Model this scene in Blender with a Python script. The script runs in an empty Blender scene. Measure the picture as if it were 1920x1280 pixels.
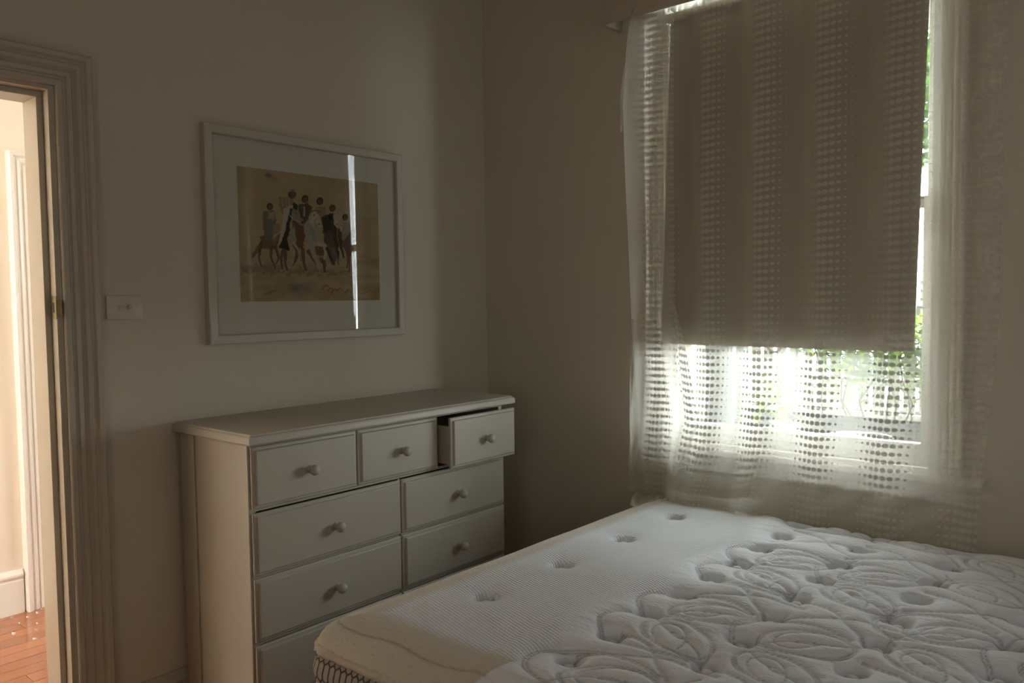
import bpy, bmesh, math, random
import numpy as np
from mathutils import Matrix, Vector
random.seed(4); rng = np.random.default_rng(4)
SC = bpy.context.scene
COL = SC.collection

# ------------------------------------------------------------ camera
CAM = (-2.8797, -2.6244, 1.4448)
yaw, pitch, roll, FPX = .7081, -.0516, -.0133, 1519.02
fwd = Vector((math.cos(yaw)*math.cos(pitch), math.sin(yaw)*math.cos(pitch), math.sin(pitch)))
rgt0 = Vector((math.sin(yaw), -math.cos(yaw), 0)); up0 = rgt0.cross(fwd)
rgt = rgt0*math.cos(roll) + up0*math.sin(roll)
upv = -rgt0*math.sin(roll) + up0*math.cos(roll)
cd = bpy.data.cameras.new('camera'); cam = bpy.data.objects.new('camera', cd); COL.objects.link(cam)
M4 = Matrix((rgt, upv, -fwd)).transposed().to_4x4(); M4.translation = CAM
cam.matrix_world = M4
cd.sensor_width = 36; cd.lens = FPX/1920*36; cd.clip_start = .02; cd.clip_end = 200
SC.camera = cam

# ------------------------------------------------------------ world, lights, exposure
W = bpy.data.worlds.new('overcast_sky'); SC.world = W; W.use_nodes = True
bg = W.node_tree.nodes['Background']; bg.inputs[0].default_value = (.93, .97, 1, 1); bg.inputs[1].default_value = 11.5

def area(name, loc, size, power, color, direction, portal=False, spread=None):
    ld = bpy.data.lights.new(name, 'AREA'); ld.shape = 'RECTANGLE'; ld.size, ld.size_y = size
    ld.energy = power; ld.color = color
    if portal: ld.cycles.is_portal = True
    o = bpy.data.objects.new(name, ld); COL.objects.link(o); o.location = loc
    o.rotation_euler = Vector(direction).to_track_quat('-Z', 'Y').to_euler()
    return o
area('window_portal', (.27, -1.48, 1.78), (1.1, 2.1), 1, (1, 1, 1), (-1, 0, 0), portal=True)
area('rear_fill', (-4.02, -2.6, 1.55), (1.1, 1.2), 2.7, (1, .91, .80), (1, .05, -.02))  # added warm fill for the dresser side; the rear wall has no window
area('back_fill', (-1.5, -3.93, 1.7), (1.6, 1.3), 2.0, (.95, .98, 1), (0, 1, -.05))  # added cool fill lifting the dresser front and left wall; no back window
area('hall_daylight', (-1.9, .85, 2.78), (1.2, .7), .85, (1, .90, .72), (0, .1, -1))
area('hall_end_daylight', (-4.5, .85, 1.6), (1.0, 1.6), .3, (1, .88, .70), (1, 0, -.05))
area('bedroom_daylight', (.2, 3.4, 2.75), (1.6, 1.6), 26, (1, .97, .93), (0, 0, -1))
VS = SC.view_settings
VS.view_transform = 'Standard'; VS.look = 'None'; VS.gamma = 1; VS.exposure = 0.95
VS.use_curve_mapping = False
SC.cycles.max_bounces = 12; SC.cycles.diffuse_bounces = 6; SC.cycles.transparent_max_bounces = 24
SC.cycles.transmission_bounces = 8; SC.cycles.glossy_bounces = 4
SC.cycles.sample_clamp_indirect = 6
SC.cycles.caustics_reflective = False; SC.cycles.caustics_refractive = False

# ------------------------------------------------------------ material helpers
def mat(name, color, rough=.6, bump=0, bscale=80, var=0, vscale=6, spec=.5, metal=0, coat=0, detail=4):
    m = bpy.data.materials.new(name); m.use_nodes = True; nt = m.node_tree; N = nt.nodes; L = nt.links
    b = N['Principled BSDF']; b.inputs['Base Color'].default_value = (*color, 1); b.inputs['Roughness'].default_value = rough
    b.inputs['Specular IOR Level'].default_value = spec; b.inputs['Metallic'].default_value = metal
    b.inputs['Coat Weight'].default_value = coat
    tc = N.new('ShaderNodeTexCoord')
    if bump:
        n = N.new('ShaderNodeTexNoise'); n.inputs['Scale'].default_value = bscale; n.inputs['Detail'].default_value = detail
        L.new(tc.outputs['Object'], n.inputs['Vector'])
        bp = N.new('ShaderNodeBump'); bp.inputs['Strength'].default_value = bump; bp.inputs['Distance'].default_value = .002
        L.new(n.outputs['Fac'], bp.inputs['Height']); L.new(bp.outputs[0], b.inputs['Normal'])
    if var:
        n = N.new('ShaderNodeTexNoise'); n.inputs['Scale'].default_value = vscale; n.inputs['Detail'].default_value = 3
        L.new(tc.outputs['Object'], n.inputs['Vector'])
        mx = N.new('ShaderNodeMix'); mx.data_type = 'RGBA'
        mx.inputs[6].default_value = (*[c*(1-var) for c in color], 1); mx.inputs[7].default_value = (*[min(1, c*(1+var)) for c in color], 1)
        L.new(n.outputs['Fac'], mx.inputs[0]); L.new(mx.outputs[2], b.inputs['Base Color'])
    return m

class G:
    """small node-graph helper"""
    def __init__(s, nt): s.nt = nt
    def n(s, t, **k):
        o = s.nt.nodes.new(t)
        for a, v in k.items(): setattr(o, a, v)
        return o
    def put(s, sock, v):
        if hasattr(v, 'is_output') or isinstance(v, bpy.types.NodeSocket): s.nt.links.new(v, sock)
        else: sock.default_value = v
    def m(s, op, a, b=0, c=0):
        o = s.n('ShaderNodeMath', operation=op); s.put(o.inputs[0], a); s.put(o.inputs[1], b); s.put(o.inputs[2], c); return o.outputs[0]

M = {}
M['wall'] = mat('wall_paint', (.61, .57, .475), .75, .25, 60, .02, 3, .3)
M['wall_hall'] = mat('hall_wall_paint', (.80, .72, .60), .75, .2, 60, .02, 3, .3)
M['wall_white'] = mat('bedroom_wall_paint', (.80, .80, .77), .75, .2, 60, 0, 3, .3)
M['ceil'] = mat('ceiling_paint', (.78, .74, .66), .8, .2, 50)
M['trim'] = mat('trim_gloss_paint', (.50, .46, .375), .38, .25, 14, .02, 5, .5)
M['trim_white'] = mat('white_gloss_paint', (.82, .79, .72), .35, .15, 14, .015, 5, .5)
M['dresser'] = mat('dresser_satin_paint', (.50, .47, .395), .42, .12, 25, .012, 6, .5)
M['dark_in'] = mat('drawer_interior', (.10, .09, .075), .8, .1)
M['frame'] = mat('frame_white_lacquer', (.52, .49, .42), .4, .05, 30)
M['mat_board'] = mat('mount_board', (.56, .545, .47), .9, .05, 200)
M['switch'] = mat('switch_plastic', (.60, .56, .48), .35)
M['brass'] = mat('aged_brass', (.42, .35, .2), .3, .2, 60, .2, 20, metal=1)
M['metal'] = mat('grey_metal', (.35, .35, .35), .35, metal=1)
M['black'] = mat('black_finish', (.015, .014, .013), .45, .1)
M['upvc'] = mat('window_paint', (.78, .76, .70), .4, .1, 20, .01)
M['reveal'] = mat('weathered_beige_paint', (.27, .24, .19), .7, .3, 30, .06)
M['picket'] = mat('white_picket_paint', (.40, .39, .35), .6, .2, 30, .03)
M['soil'] = mat('dark_soil', (.045, .04, .035), .95, 1, 40, .4, 20)
M['pot_white'] = mat('white_glazed_pot', (.30, .31, .30), .3, .05)
M['terra'] = mat('terracotta', (.45, .27, .18), .7, .3, 40, .15)
M['post'] = mat('slate_grey_post_paint', (.12, .14, .155), .5, .2, 40, .1)
M['bark'] = mat('bark', (.13, .10, .07), .9, .8, 60, .3)
M['paver'] = mat('concrete_paving', (.20, .195, .18), .9, .5, 40, .1)
M['carpet'] = mat('grey_carpet', (.25, .235, .225), .95, 1, 300, .12, 60)
M['linen'] = mat('white_linen', (.80, .80, .80), .85, .4, 20)
M['base_black'] = mat('black_bed_base_fabric', (.02, .018, .018), .8, .5, 300)
M['button'] = mat('tuft_button_fabric', (.74, .74, .74), .8, .3, 300)
M['piping'] = mat('cream_piping', (.62, .56, .47), .9, 1, 250, .12, 120)
M['chip'] = mat('paper_debris', (.75, .66, .52), .8, .4, 100, .2, 80)

def leaf_mat(name, c1, c2, transl=.45):
    m = bpy.data.materials.new(name); m.use_nodes = True; nt = m.node_tree; nt.nodes.clear(); g = G(nt)
    out = g.n('ShaderNodeOutputMaterial'); geo = g.n('ShaderNodeNewGeometry')
    mx = g.n('ShaderNodeMix', data_type='RGBA'); mx.inputs[6].default_value = (*c1, 1); mx.inputs[7].default_value = (*c2, 1)
    nt.links.new(geo.outputs['Random Per Island'], mx.inputs[0])
    d = g.n('ShaderNodeBsdfPrincipled'); d.inputs['Roughness'].default_value = .45; nt.links.new(mx.outputs[2], d.inputs['Base Color'])
    t = g.n('ShaderNodeBsdfTranslucent'); nt.links.new(mx.outputs[2], t.inputs[0])
    s = g.n('ShaderNodeMixShader'); s.inputs[0].default_value = transl
    nt.links.new(d.outputs[0], s.inputs[1]); nt.links.new(t.outputs[0], s.inputs[2]); nt.links.new(s.outputs[0], out.inputs[0]); return m
M['leaf'] = leaf_mat('green_leaves', (.10, .24, .02), (.42, .60, .06))
M['leaf_dark'] = leaf_mat('deep_green_leaves', (.05, .12, .025), (.12, .25, .05))

def glass_mat(name, refl=1.0, tint=(1, 1, 1)):
    m = bpy.data.materials.new(name); m.use_nodes = True; nt = m.node_tree; nt.nodes.clear(); g = G(nt)
    out = g.n('ShaderNodeOutputMaterial'); t = g.n('ShaderNodeBsdfTransparent'); t.inputs[0].default_value = (*tint, 1)
    gl = g.n('ShaderNodeBsdfGlossy'); gl.inputs['Roughness'].default_value = 0.0
    lw = g.n('ShaderNodeLayerWeight'); lw.inputs[0].default_value = .5
    f = g.m('MINIMUM', g.m('MULTIPLY', g.m('MULTIPLY_ADD', g.m('POWER', lw.outputs['Facing'], 5), .96, .04), refl), 1)
    s = g.n('ShaderNodeMixShader'); nt.links.new(f, s.inputs[0]); nt.links.new(t.outputs[0], s.inputs[1]); nt.links.new(gl.outputs[0], s.inputs[2])
    nt.links.new(s.outputs[0], out.inputs[0]); return m
M['glass'] = glass_mat('window_glass', 1.0, (.95, .97, .96))
M['pic_glass'] = glass_mat('picture_glass', 2.0)

# ------------------------------------------------------------ sheer curtain: rows of woven dots that swell and shrink
def sheer_mat():
    m = bpy.data.materials.new('dotted_sheer_voile'); m.use_nodes = True; nt = m.node_tree; nt.nodes.clear(); g = G(nt)
    uv = g.n('ShaderNodeUVMap'); sp = g.n('ShaderNodeSeparateXYZ'); nt.links.new(uv.outputs[0], sp.inputs[0])
    U, V = sp.outputs[0], sp.outputs[1]
    PU, PV, PER = .0175, .0262, .21
    cu = g.m('ADD', g.m('FLOOR', g.m('DIVIDE', U, PU)), .5)
    fu = g.m('MULTIPLY', g.m('SUBTRACT', g.m('DIVIDE', U, PU), cu), PU)
    cv = g.m('ADD', g.m('FLOOR', g.m('DIVIDE', V, PV)), .5)
    fv = g.m('MULTIPLY', g.m('SUBTRACT', g.m('DIVIDE', V, PV), cv), PV)
    ph = g.m('DIVIDE', g.m('MULTIPLY', cu, PU), PER)
    s = g.m('MULTIPLY_ADD', g.m('COSINE', g.m('MULTIPLY', ph, 2*math.pi)), .44, .56)
    rx = g.m('MULTIPLY', s, .0086); ry = g.m('MULTIPLY', s, .0080)
    a = g.m('POWER', g.m('DIVIDE', g.m('ABSOLUTE', fu), rx), 2); b = g.m('POWER', g.m('DIVIDE', g.m('ABSOLUTE', fv), ry), 2)
    r = g.m('ADD', a, b)
    mr = g.n('ShaderNodeMapRange'); nt.links.new(r, mr.inputs[0]); mr.inputs[1].default_value = .85; mr.inputs[2].default_value = 1.1
    mr.inputs[3].default_value = 1; mr.inputs[4].default_value = 0
    dot = mr.outputs[0]
    # weave: more thread seen at a slant
    lw = g.n('ShaderNodeLayerWeight'); lw.inputs[0].default_value = .35
    base = g.m('MULTIPLY_ADD', lw.outputs['Facing'], .34, .35)
    op = g.n('ShaderNodeMix', data_type='FLOAT'); nt.links.new(dot, op.inputs[0]); nt.links.new(base, op.inputs[2]); op.inputs[3].default_value = .76
    d = g.n('ShaderNodeBsdfDiffuse'); dc = g.n('ShaderNodeMix', data_type='RGBA'); nt.links.new(dot, dc.inputs[0]); dc.inputs[6].default_value = (.72, .69, .63, 1); dc.inputs[7].default_value = (.52, .495, .43, 1); nt.links.new(dc.outputs[2], d.inputs[0])
    t = g.n('ShaderNodeBsdfTranslucent'); t.inputs[0].default_value = (.88, .86, .80, 1)
    fb = g.n('ShaderNodeMixShader'); 
    tf = g.n('ShaderNodeMix', data_type='FLOAT'); nt.links.new(dot, tf.inputs[0]); tf.inputs[2].default_value = .66; tf.inputs[3].default_value = .04
    nt.links.new(tf.outputs[0], fb.inputs[0]); nt.links.new(d.outputs[0], fb.inputs[1]); nt.links.new(t.outputs[0], fb.inputs[2])
    tr = g.n('ShaderNodeBsdfTransparent'); o = g.n('ShaderNodeMixShader')
    nt.links.new(op.outputs[0], o.inputs[0]); nt.links.new(tr.outputs[0], o.inputs[1]); nt.links.new(fb.outputs[0], o.inputs[2])
    out = g.n('ShaderNodeOutputMaterial'); nt.links.new(o.outputs[0], out.inputs[0]); return m
M['sheer'] = sheer_mat()

def blind_mat():
    m = bpy.data.materials.new('roller_blind_cloth'); m.use_nodes = True; nt = m.node_tree; nt.nodes.clear(); g = G(nt)
    d = g.n('ShaderNodeBsdfDiffuse'); d.inputs[0].default_value = (.42, .385, .31, 1)
    t = g.n('ShaderNodeBsdfTranslucent'); t.inputs[0].default_value = (.75, .65, .48, 1)
    s = g.n('ShaderNodeMixShader'); s.inputs[0].default_value = .012
    nz = g.n('ShaderNodeTexNoise'); nz.inputs['Scale'].default_value = 900; tc = g.n('ShaderNodeTexCoord'); nt.links.new(tc.outputs['Object'], nz.inputs[0])
    bp = g.n('ShaderNodeBump'); bp.inputs[0].default_value = .2; bp.inputs[1].default_value = .001; nt.links.new(nz.outputs[0], bp.inputs['Height']); nt.links.new(bp.outputs[0], d.inputs['Normal'])
    nt.links.new(d.outputs[0], s.inputs[1]); nt.links.new(t.outputs[0], s.inputs[2])
    out = g.n('ShaderNodeOutputMaterial'); nt.links.new(s.outputs[0], out.inputs[0]); return m
M['blind'] = blind_mat(); M['hem'] = M['blind'].copy(); M['hem'].name = 'blind_hem_cloth'
for n_ in M['hem'].node_tree.nodes:
    if n_.type == 'MIX_SHADER': n_.inputs[0].default_value = .10
    if n_.type == 'BSDF_DIFFUSE': n_.inputs[0].default_value = (.60, .57, .50, 1)

def plank_mat(name, c1, c2, coat=.6, per_object=True):
    m = bpy.data.materials.new(name); m.use_nodes = True; nt = m.node_tree; g = G(nt); b = nt.nodes['Principled BSDF']
    tc = g.n('ShaderNodeTexCoord'); mp = g.n('ShaderNodeMapping'); mp.inputs['Scale'].default_value = (2, 40, 40); nt.links.new(tc.outputs['Object'], mp.inputs[0])
    nz = g.n('ShaderNodeTexNoise'); nz.inputs['Scale'].default_value = 2; nz.inputs['Detail'].default_value = 6; nt.links.new(mp.outputs[0], nz.inputs[0])
    oi = g.n('ShaderNodeObjectInfo')
    f = g.m('ADD', g.m('MULTIPLY', nz.outputs[0], .55), g.m('MULTIPLY', oi.outputs['Random'], .55))
    mx = g.n('ShaderNodeMix', data_type='RGBA'); nt.links.new(f, mx.inputs[0]); mx.inputs[6].default_value = (*c1, 1); mx.inputs[7].default_value = (*c2, 1)
    nt.links.new(mx.outputs[2], b.inputs['Base Color']); b.inputs['Roughness'].default_value = .18; b.inputs['Coat Weight'].default_value = coat; b.inputs['Coat Roughness'].default_value = .05
    n2 = g.n('ShaderNodeTexNoise'); n2.inputs['Scale'].default_value = 9; nt.links.new(tc.outputs['Object'], n2.inputs[0])
    bp = g.n('ShaderNodeBump'); bp.inputs[0].default_value = .25; bp.inputs[1].default_value = .004; nt.links.new(n2.outputs[0], bp.inputs['Height']); nt.links.new(bp.outputs[0], b.inputs['Normal']); nt.links.new(bp.outputs[0], b.inputs['Coat Normal'])
    return m
M['plank'] = plank_mat('polished_hardwood', (.27, .075, .018), (.46, .15, .042))
M['plank_room'] = plank_mat('room_hardwood', (.30, .12, .045), (.48, .22, .09), .3)

def vcol_mat(name, rough=.85, knit=False):
    m = bpy.data.materials.new(name); m.use_nodes = True; nt = m.node_tree; g = G(nt); b = nt.nodes['Principled BSDF']
    a = g.n('ShaderNodeVertexColor'); a.layer_name = 'Col'; nt.links.new(a.outputs[0], b.inputs['Base Color']); b.inputs['Roughness'].default_value = rough
    b.inputs['Specular IOR Level'].default_value = .2
    if knit:
        tc = g.n('ShaderNodeTexCoord'); sp = g.n('ShaderNodeSeparateXYZ'); nt.links.new(tc.outputs['Object'], sp.inputs[0])
        X, Y = sp.outputs[0], sp.outputs[1]
        # alpha of the colour attribute = how much waffle knit shows
        k = 2*math.pi/.0150
        p = g.m('MULTIPLY', g.m('SINE', g.m('MULTIPLY', g.m('ADD', X, g.m('MULTIPLY', Y, .55)), k)), g.m('SINE', g.m('MULTIPLY', g.m('SUBTRACT', g.m('MULTIPLY', X, .55), Y), k)))
        p = g.m('MULTIPLY', p, a.outputs['Alpha'])
        nz = g.n('ShaderNodeTexNoise'); nz.inputs['Scale'].default_value = 260; nt.links.new(tc.outputs['Object'], nz.inputs[0])
        mp = g.n('ShaderNodeMapping'); mp.inputs['Rotation'].default_value = (0, 0, .35); mp.inputs['Scale'].default_value = (95, 42, 1); nt.links.new(tc.outputs['Object'], mp.inputs[0])
        vo = g.n('ShaderNodeTexVoronoi'); vo.inputs['Scale'].default_value = 1; nt.links.new(mp.outputs[0], vo.inputs[0])
        pit = g.m('MULTIPLY', g.m('MINIMUM', g.m('MULTIPLY', vo.outputs['Distance'], 2.6), 1), g.m('SUBTRACT', 1, a.outputs['Alpha']))
        h = g.m('ADD', g.m('ADD', g.m('MULTIPLY', p, .55), g.m('MULTIPLY', nz.outputs[0], .12)), g.m('MULTIPLY', pit, .55))
        bp = g.n('ShaderNodeBump'); bp.inputs[0].default_value = 1; bp.inputs[1].default_value = .0028; nt.links.new(h, bp.inputs['Height']); nt.links.new(bp.outputs[0], b.inputs['Normal'])
        b.inputs['Sheen Weight'].default_value = .25
    return m
M['ticking'] = vcol_mat('quilted_ticking', .85, True)
M['paint'] = vcol_mat('watercolour_paper', .9)

def side_mat():
    m = bpy.data.materials.new('oval_net_border_fabric'); m.use_nodes = True; nt = m.node_tree; g = G(nt); b = nt.nodes['Principled BSDF']
    uv = g.n('ShaderNodeUVMap'); sp = g.n('ShaderNodeSeparateXYZ'); nt.links.new(uv.outputs[0], sp.inputs[0]); U, V = sp.outputs[0], sp.outputs[1]
    def ovals(ou, ov, pu=.021, pv=.084, hx=.0096, hy=.0235):
        a = g.m('DIVIDE', g.m('ADD', U, ou), pu); fu = g.m('ABSOLUTE', g.m('MULTIPLY', g.m('SUBTRACT', g.m('FRACT', a), .5), pu))
        c = g.m('DIVIDE', g.m('ADD', V, ov), pv); fv = g.m('ABSOLUTE', g.m('MULTIPLY', g.m('SUBTRACT', g.m('FRACT', c), .5), pv))
        dy = g.m('MAXIMUM', g.m('SUBTRACT', fv, hy-hx), 0)
        r = g.m('SQRT', g.m('ADD', g.m('POWER', fu, 2), g.m('POWER', dy, 2)))
        return g.m('ABSOLUTE', g.m('SUBTRACT', r, hx))
    e = g.m('MINIMUM', ovals(0, 0), ovals(.0105, .042))
    mr = g.n('ShaderNodeMapRange'); nt.links.new(e, mr.inputs[0]); mr.inputs[1].default_value = .0006; mr.inputs[2].default_value = .0018; mr.inputs[3].default_value = 0; mr.inputs[4].default_value = 1
    mx = g.n('ShaderNodeMix', data_type='RGBA'); nt.links.new(mr.outputs[0], mx.inputs[0]); mx.inputs[6].default_value = (.09, .07, .055, 1); mx.inputs[7].default_value = (.40, .36, .32, 1)
    nt.links.new(mx.outputs[2], b.inputs['Base Color']); b.inputs['Roughness'].default_value = .9
    bp = g.n('ShaderNodeBump'); bp.inputs[1].default_value = .003; nt.links.new(mr.outputs[0], bp.inputs['Height']); nt.links.new(bp.outputs[0], b.inputs['Normal'])
    return m
M['side'] = side_mat()

# ------------------------------------------------------------ mesh helpers
def mesh(name, V, F, m, parent=None, smooth=False, uv=None):
    me = bpy.data.meshes.new(name); me.from_pydata([tuple(v) for v in V], [], F); me.materials.append(m)
    if uv is not None:
        l = me.uv_layers.new(name='UVMap')
        for lp in me.loops: l.data[lp.index].uv = uv[lp.vertex_index]
    if smooth:
        for p in me.polygons: p.use_smooth = True
    me.update()
    o = bpy.data.objects.new(name, me); COL.objects.link(o)
    if parent: o.parent = parent; o.matrix_parent_inverse = Matrix.Translation(-Vector(parent.location)) if parent.type == 'EMPTY' else Matrix()
    return o
class B:
    def __init__(s): s.V = []; s.F = []
    def add(s, V, F):
        k = len(s.V); s.V += [tuple(v) for v in V]; s.F += [tuple(i+k for i in f) for f in F]; return s
    def box(s, x0, x1, y0, y1, z0, z1):
        x0, x1 = min(x0, x1), max(x0, x1); y0, y1 = min(y0, y1), max(y0, y1); z0, z1 = min(z0, z1), max(z0, z1)
        return s.add([(x0, y0, z0), (x1, y0, z0), (x1, y1, z0), (x0, y1, z0), (x0, y0, z1), (x1, y0, z1), (x1, y1, z1), (x0, y1, z1)],
                     [(0, 3, 2, 1), (4, 5, 6, 7), (0, 1, 5, 4), (1, 2, 6, 5), (2, 3, 7, 6), (3, 0, 4, 7)])
    def cbox(s, x0, x1, y0, y1, z0, z1, c=.002):
        """box with chamfered edges"""
        bm = bmesh.new(); bmesh.ops.create_cube(bm, size=1)
        for v in bm.verts: v.co = Vector(((x0+x1)/2+v.co.x*abs(x1-x0), (y0+y1)/2+v.co.y*abs(y1-y0), (z0+z1)/2+v.co.z*abs(z1-z0)))
        bmesh.ops.bevel(bm, geom=bm.edges[:], offset=c, segments=2, affect='EDGES', profile=.5)
        bm.verts.index_update(); s.add([v.co[:] for v in bm.verts], [[v.index for v in f.verts] for f in bm.faces]); bm.free(); return s
    def loops(s, L, cap0=True, cap1=True, closed=True):
        """skin a list of equal-length vertex loops"""
        n = len(L[0]); V = [v for l in L for v in l]; F = []
        for i in range(len(L)-1):
            for j in range(n if closed else n-1):
                F.append((i*n+j, i*n+(j+1) % n, (i+1)*n+(j+1) % n, (i+1)*n+j))
        if cap0: F.append(tuple(range(n))[::-1])
        if cap1: F.append(tuple((len(L)-1)*n+j for j in range(n)))
        return s.add(V, F)
    def lathe(s, c, axis, prof, n=24):
        """prof: (radius, distance along axis)"""
        ax = Vector(axis).normalized(); t = ax.orthogonal().normalized(); u = ax.cross(t); c = Vector(c)
        return s.loops([[c+ax*h+(t*math.cos(2*math.pi*k/n)+u*math.sin(2*math.pi*k/n))*max(r, 1e-5) for k in range(n)] for r, h in prof])
    def tube(s, P, r, n=8):
        P = [Vector(p) for p in P]; L = []
        for i, p in enumerate(P):
            d = (P[min(i+1, len(P)-1)]-P[max(i-1, 0)]).normalized(); t = d.cross(Vector((.13, .21, .97))).normalized(); u = d.cross(t)
            rr = r(i/(len(P)-1)) if callable(r) else r
            L.append([p+(t*math.cos(2*math.pi*k/n)+u*math.sin(2*math.pi*k/n))*rr for k in range(n)])
        return s.loops(L)
    def build(s, name, m, parent=None, smooth=False):
        o = mesh(name, s.V, s.F, m, parent, smooth)
        if smooth == 'auto':
            pass
        return o
def shade_auto(o, ang=35):
    me = o.data
    for p in me.polygons: p.use_smooth = True
    bm = bmesh.new(); bm.from_mesh(me)
    bmesh.ops.recalc_face_normals(bm, faces=bm.faces)
    for e in bm.edges:
        if len(e.link_faces) == 2 and e.calc_face_angle(0) > math.radians(ang): e.smooth = False
    bm.to_mesh(me); bm.free(); return o
def empty(name, loc, **k):
    o = bpy.data.objects.new(name, None); COL.objects.link(o); o.location = loc; o.empty_display_size = .05
    for a, v in k.items(): o[a] = v
    return o
def tag(o, **k):
    for a, v in k.items(): o[a] = v
    return o
def S(o): o['kind'] = 'structure'; return o

# casing around an opening; wall plane: 'A' (along x, depth -y) or 'B' (along y, depth -x)
def casing(name, plane, off, s0, s1, z0, z1, prof, m, parent, sides='LTR', sgn=-1):
    """prof list of (w outward, d proud). returns mitred frame: left leg, head, right leg"""
    def P(s, z, d): return (s, off+sgn*d, z) if plane == 'A' else (off+sgn*d, s, z)
    b = B()
    if 'B' in sides: bl_, br_ = (-1, -1), (1, -1)
    else: bl_, br_ = (-1, 0), (1, 0)
    segs = {'L': [((s0, z0), bl_), ((s0, z1), (-1, 1))], 'T': [((s0, z1), (-1, 1)), ((s1, z1), (1, 1))], 'R': [((s1, z1), (1, 1)), ((s1, z0), br_)], 'B': [((s1, z0), (1, -1)), ((s0, z0), (-1, -1))]}
    for k in sides:
        (a, da), (c, dc) = segs[k]
        b.loops([[P(q[0]+w*dq[0], q[1]+w*dq[1], d) for w, d in prof] for q, dq in ((a, da), (c, dc))])
    o = b.build(name, m, parent); shade_auto(o, 25); return o
ARCH = [(0, 0), (0, .012), (.004, .015), (.018, .015), (.021, .011), (.026, .013), (.030, .019), (.042, .0195), (.046, .015), (.050, .018), (.056, .026), (.066, .029), (.072, .025), (.076, .027), (.082, .036), (.094, .038), (.100, .033), (.100, 0)]
def archprof(w=.1, d=1.0): return [(a*w/.1, b*d) for a, b in ARCH]
SKIRT = [(0, 0), (0, .018), (.155, .018), (.160, .013), (.166, .015), (.176, .024), (.186, .025), (.194, .020), (.200, .012), (.207, .007), (.207, 0)]
def skirting(name, plane, off, s0, s1, m, sgn=-1):
    def P(s, z, d): return (s, off+sgn*d, z) if plane == 'A' else (off+sgn*d, s, z)
    o = B().loops([[P(s, z, d) for z, d in SKIRT] for s in (s0, s1)]).build(name, m); shade_auto(o, 25); return S(o)

# ------------------------------------------------------------ room shell
XR, YR, CZ = -4.1, -4.0, 3.1
DX0, DX1, DZ = -2.745, -1.905, 2.098          # door opening
WY0, WY1, WZ0, WZ1 = -1.000, -1.968, .84, 2.72  # window opening
fl = S(B().box(XR-.15, .25, YR-.15, 0, -.12, -.02).build('floor', M['plank_room']))
ce = S(B().box(XR-.15, .25, YR-.15, .15, CZ, CZ+.1).build('ceiling', M['ceil']))
S(B().box(XR-.15, DX0, 0, .15, -.02, CZ).box(DX1, .25, 0, .15, -.02, CZ).box(DX0, DX1, 0, .15, DZ, CZ).build('wall_left', M['wall']))
S(B().box(0, .25, WY0, 0, -.02, CZ).box(0, .25, YR-.15, WY1, -.02, CZ).box(0, .25, WY1, WY0, -.02, WZ0-.02).box(0, .25, WY1, WY0, WZ1, CZ).build('wall_right', M['wall']))
S(B().box(XR, 0, YR-.15, YR, -.02, CZ).build('wall_back', M['wall']))
S(B().box(XR-.15, XR, YR, 0, -.02, CZ).build('wall_rear', M['wall']))
# room floor boards near the dresser and bed
k = 0
for j in range(21):
    y1 = -j*.19; b = B().cbox(XR, 0, y1-.188, y1, -.02, 0, .0015); o = b.build('plank', M['plank_room'], fl)
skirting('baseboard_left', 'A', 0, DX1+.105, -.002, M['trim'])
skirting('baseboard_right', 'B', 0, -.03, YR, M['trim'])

# door_1 : opening in the left wall
d1 = S(empty('door_1', ((DX0+DX1)/2, .07, 0)))
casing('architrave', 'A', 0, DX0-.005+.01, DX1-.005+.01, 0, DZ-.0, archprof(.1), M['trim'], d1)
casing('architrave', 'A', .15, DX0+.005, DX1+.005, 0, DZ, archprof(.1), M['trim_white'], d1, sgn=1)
jl = B().box(DX1-.012, DX1, .0, .15, 0, DZ-.012).box(DX0, DX0+.012, .0, .15, 0, DZ-.012).box(DX0, DX1, .0, .15, DZ-.012, DZ).build('door_lining', M['trim'], d1)
st = B()
for a in (DX1-.030, DX0+.012): st.cbox(a, a+.018, .042, .150, 0, DZ-.03, .0015)
st.cbox(DX0+.012, DX1-.012, .042, .150, DZ-.030, DZ-.012, .0015)
st.build('door_stop', M['trim'], d1)
sp = B().loops([[(DX1-.012-t, y, z) for y, z in ((-.002, 1.408), (.004, 1.404), (.030, 1.404), (.034, 1.408), (.034, 1.470), (.030, 1.474), (.004, 1.474), (-.002, 1.470))] for t in (0, .002)])
# curled lip towards the room
sp.loops([[(DX1-.0135-.001, -.002, z), (DX1-.006, -.010, z), (DX1-.002, -.013, z), (DX1-.001, -.012, z), (DX1-.006, -.008, z), (DX1-.012, -.001, z)] for z in (1.415, 1.463)])
shade_auto(sp.build('strike_plate', M['brass'], d1), 30)
B().box(DX1-.0145, DX1-.0138, .010, .024, 1.424, 1.454).build('latch_hole', M['black'], d1)

# ------------------------------------------------------------ hall and the bedroom beyond
YH = 1.606; HX0, HX1, HZ = -1.415, -.60, 2.050
hf = S(B().box(-5.2, 2.2, .15, YH+.15, -.12, -.022).build('floor', M['plank']))
S(B().box(-5.2, HX0, YH, YH+.15, -.02, 2.9).box(HX1, 2.2, YH, YH+.15, -.02, 2.9).box(HX0, HX1, YH, YH+.15, HZ, 2.9).build('wall_hall', M['wall_hall']))
S(B().box(-5.2, 2.2, .15, YH, 2.9, 3.0).build('ceiling', M['ceil']))
S(B().box(-5.3, -5.2, .15, YH+.15, -.02, 2.9).build('wall_hall_west', M['wall_hall']))
S(B().box(2.2, 2.3, .15, YH+.15, -.02, 2.9).build('wall_hall_east', M['wall_hall']))
skirting('baseboard_hall', 'A', YH, -5.2, HX0-.115, M['trim_white'])
W_ = .086; ny = int((YH+.15-.0)/W_)+1
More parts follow.
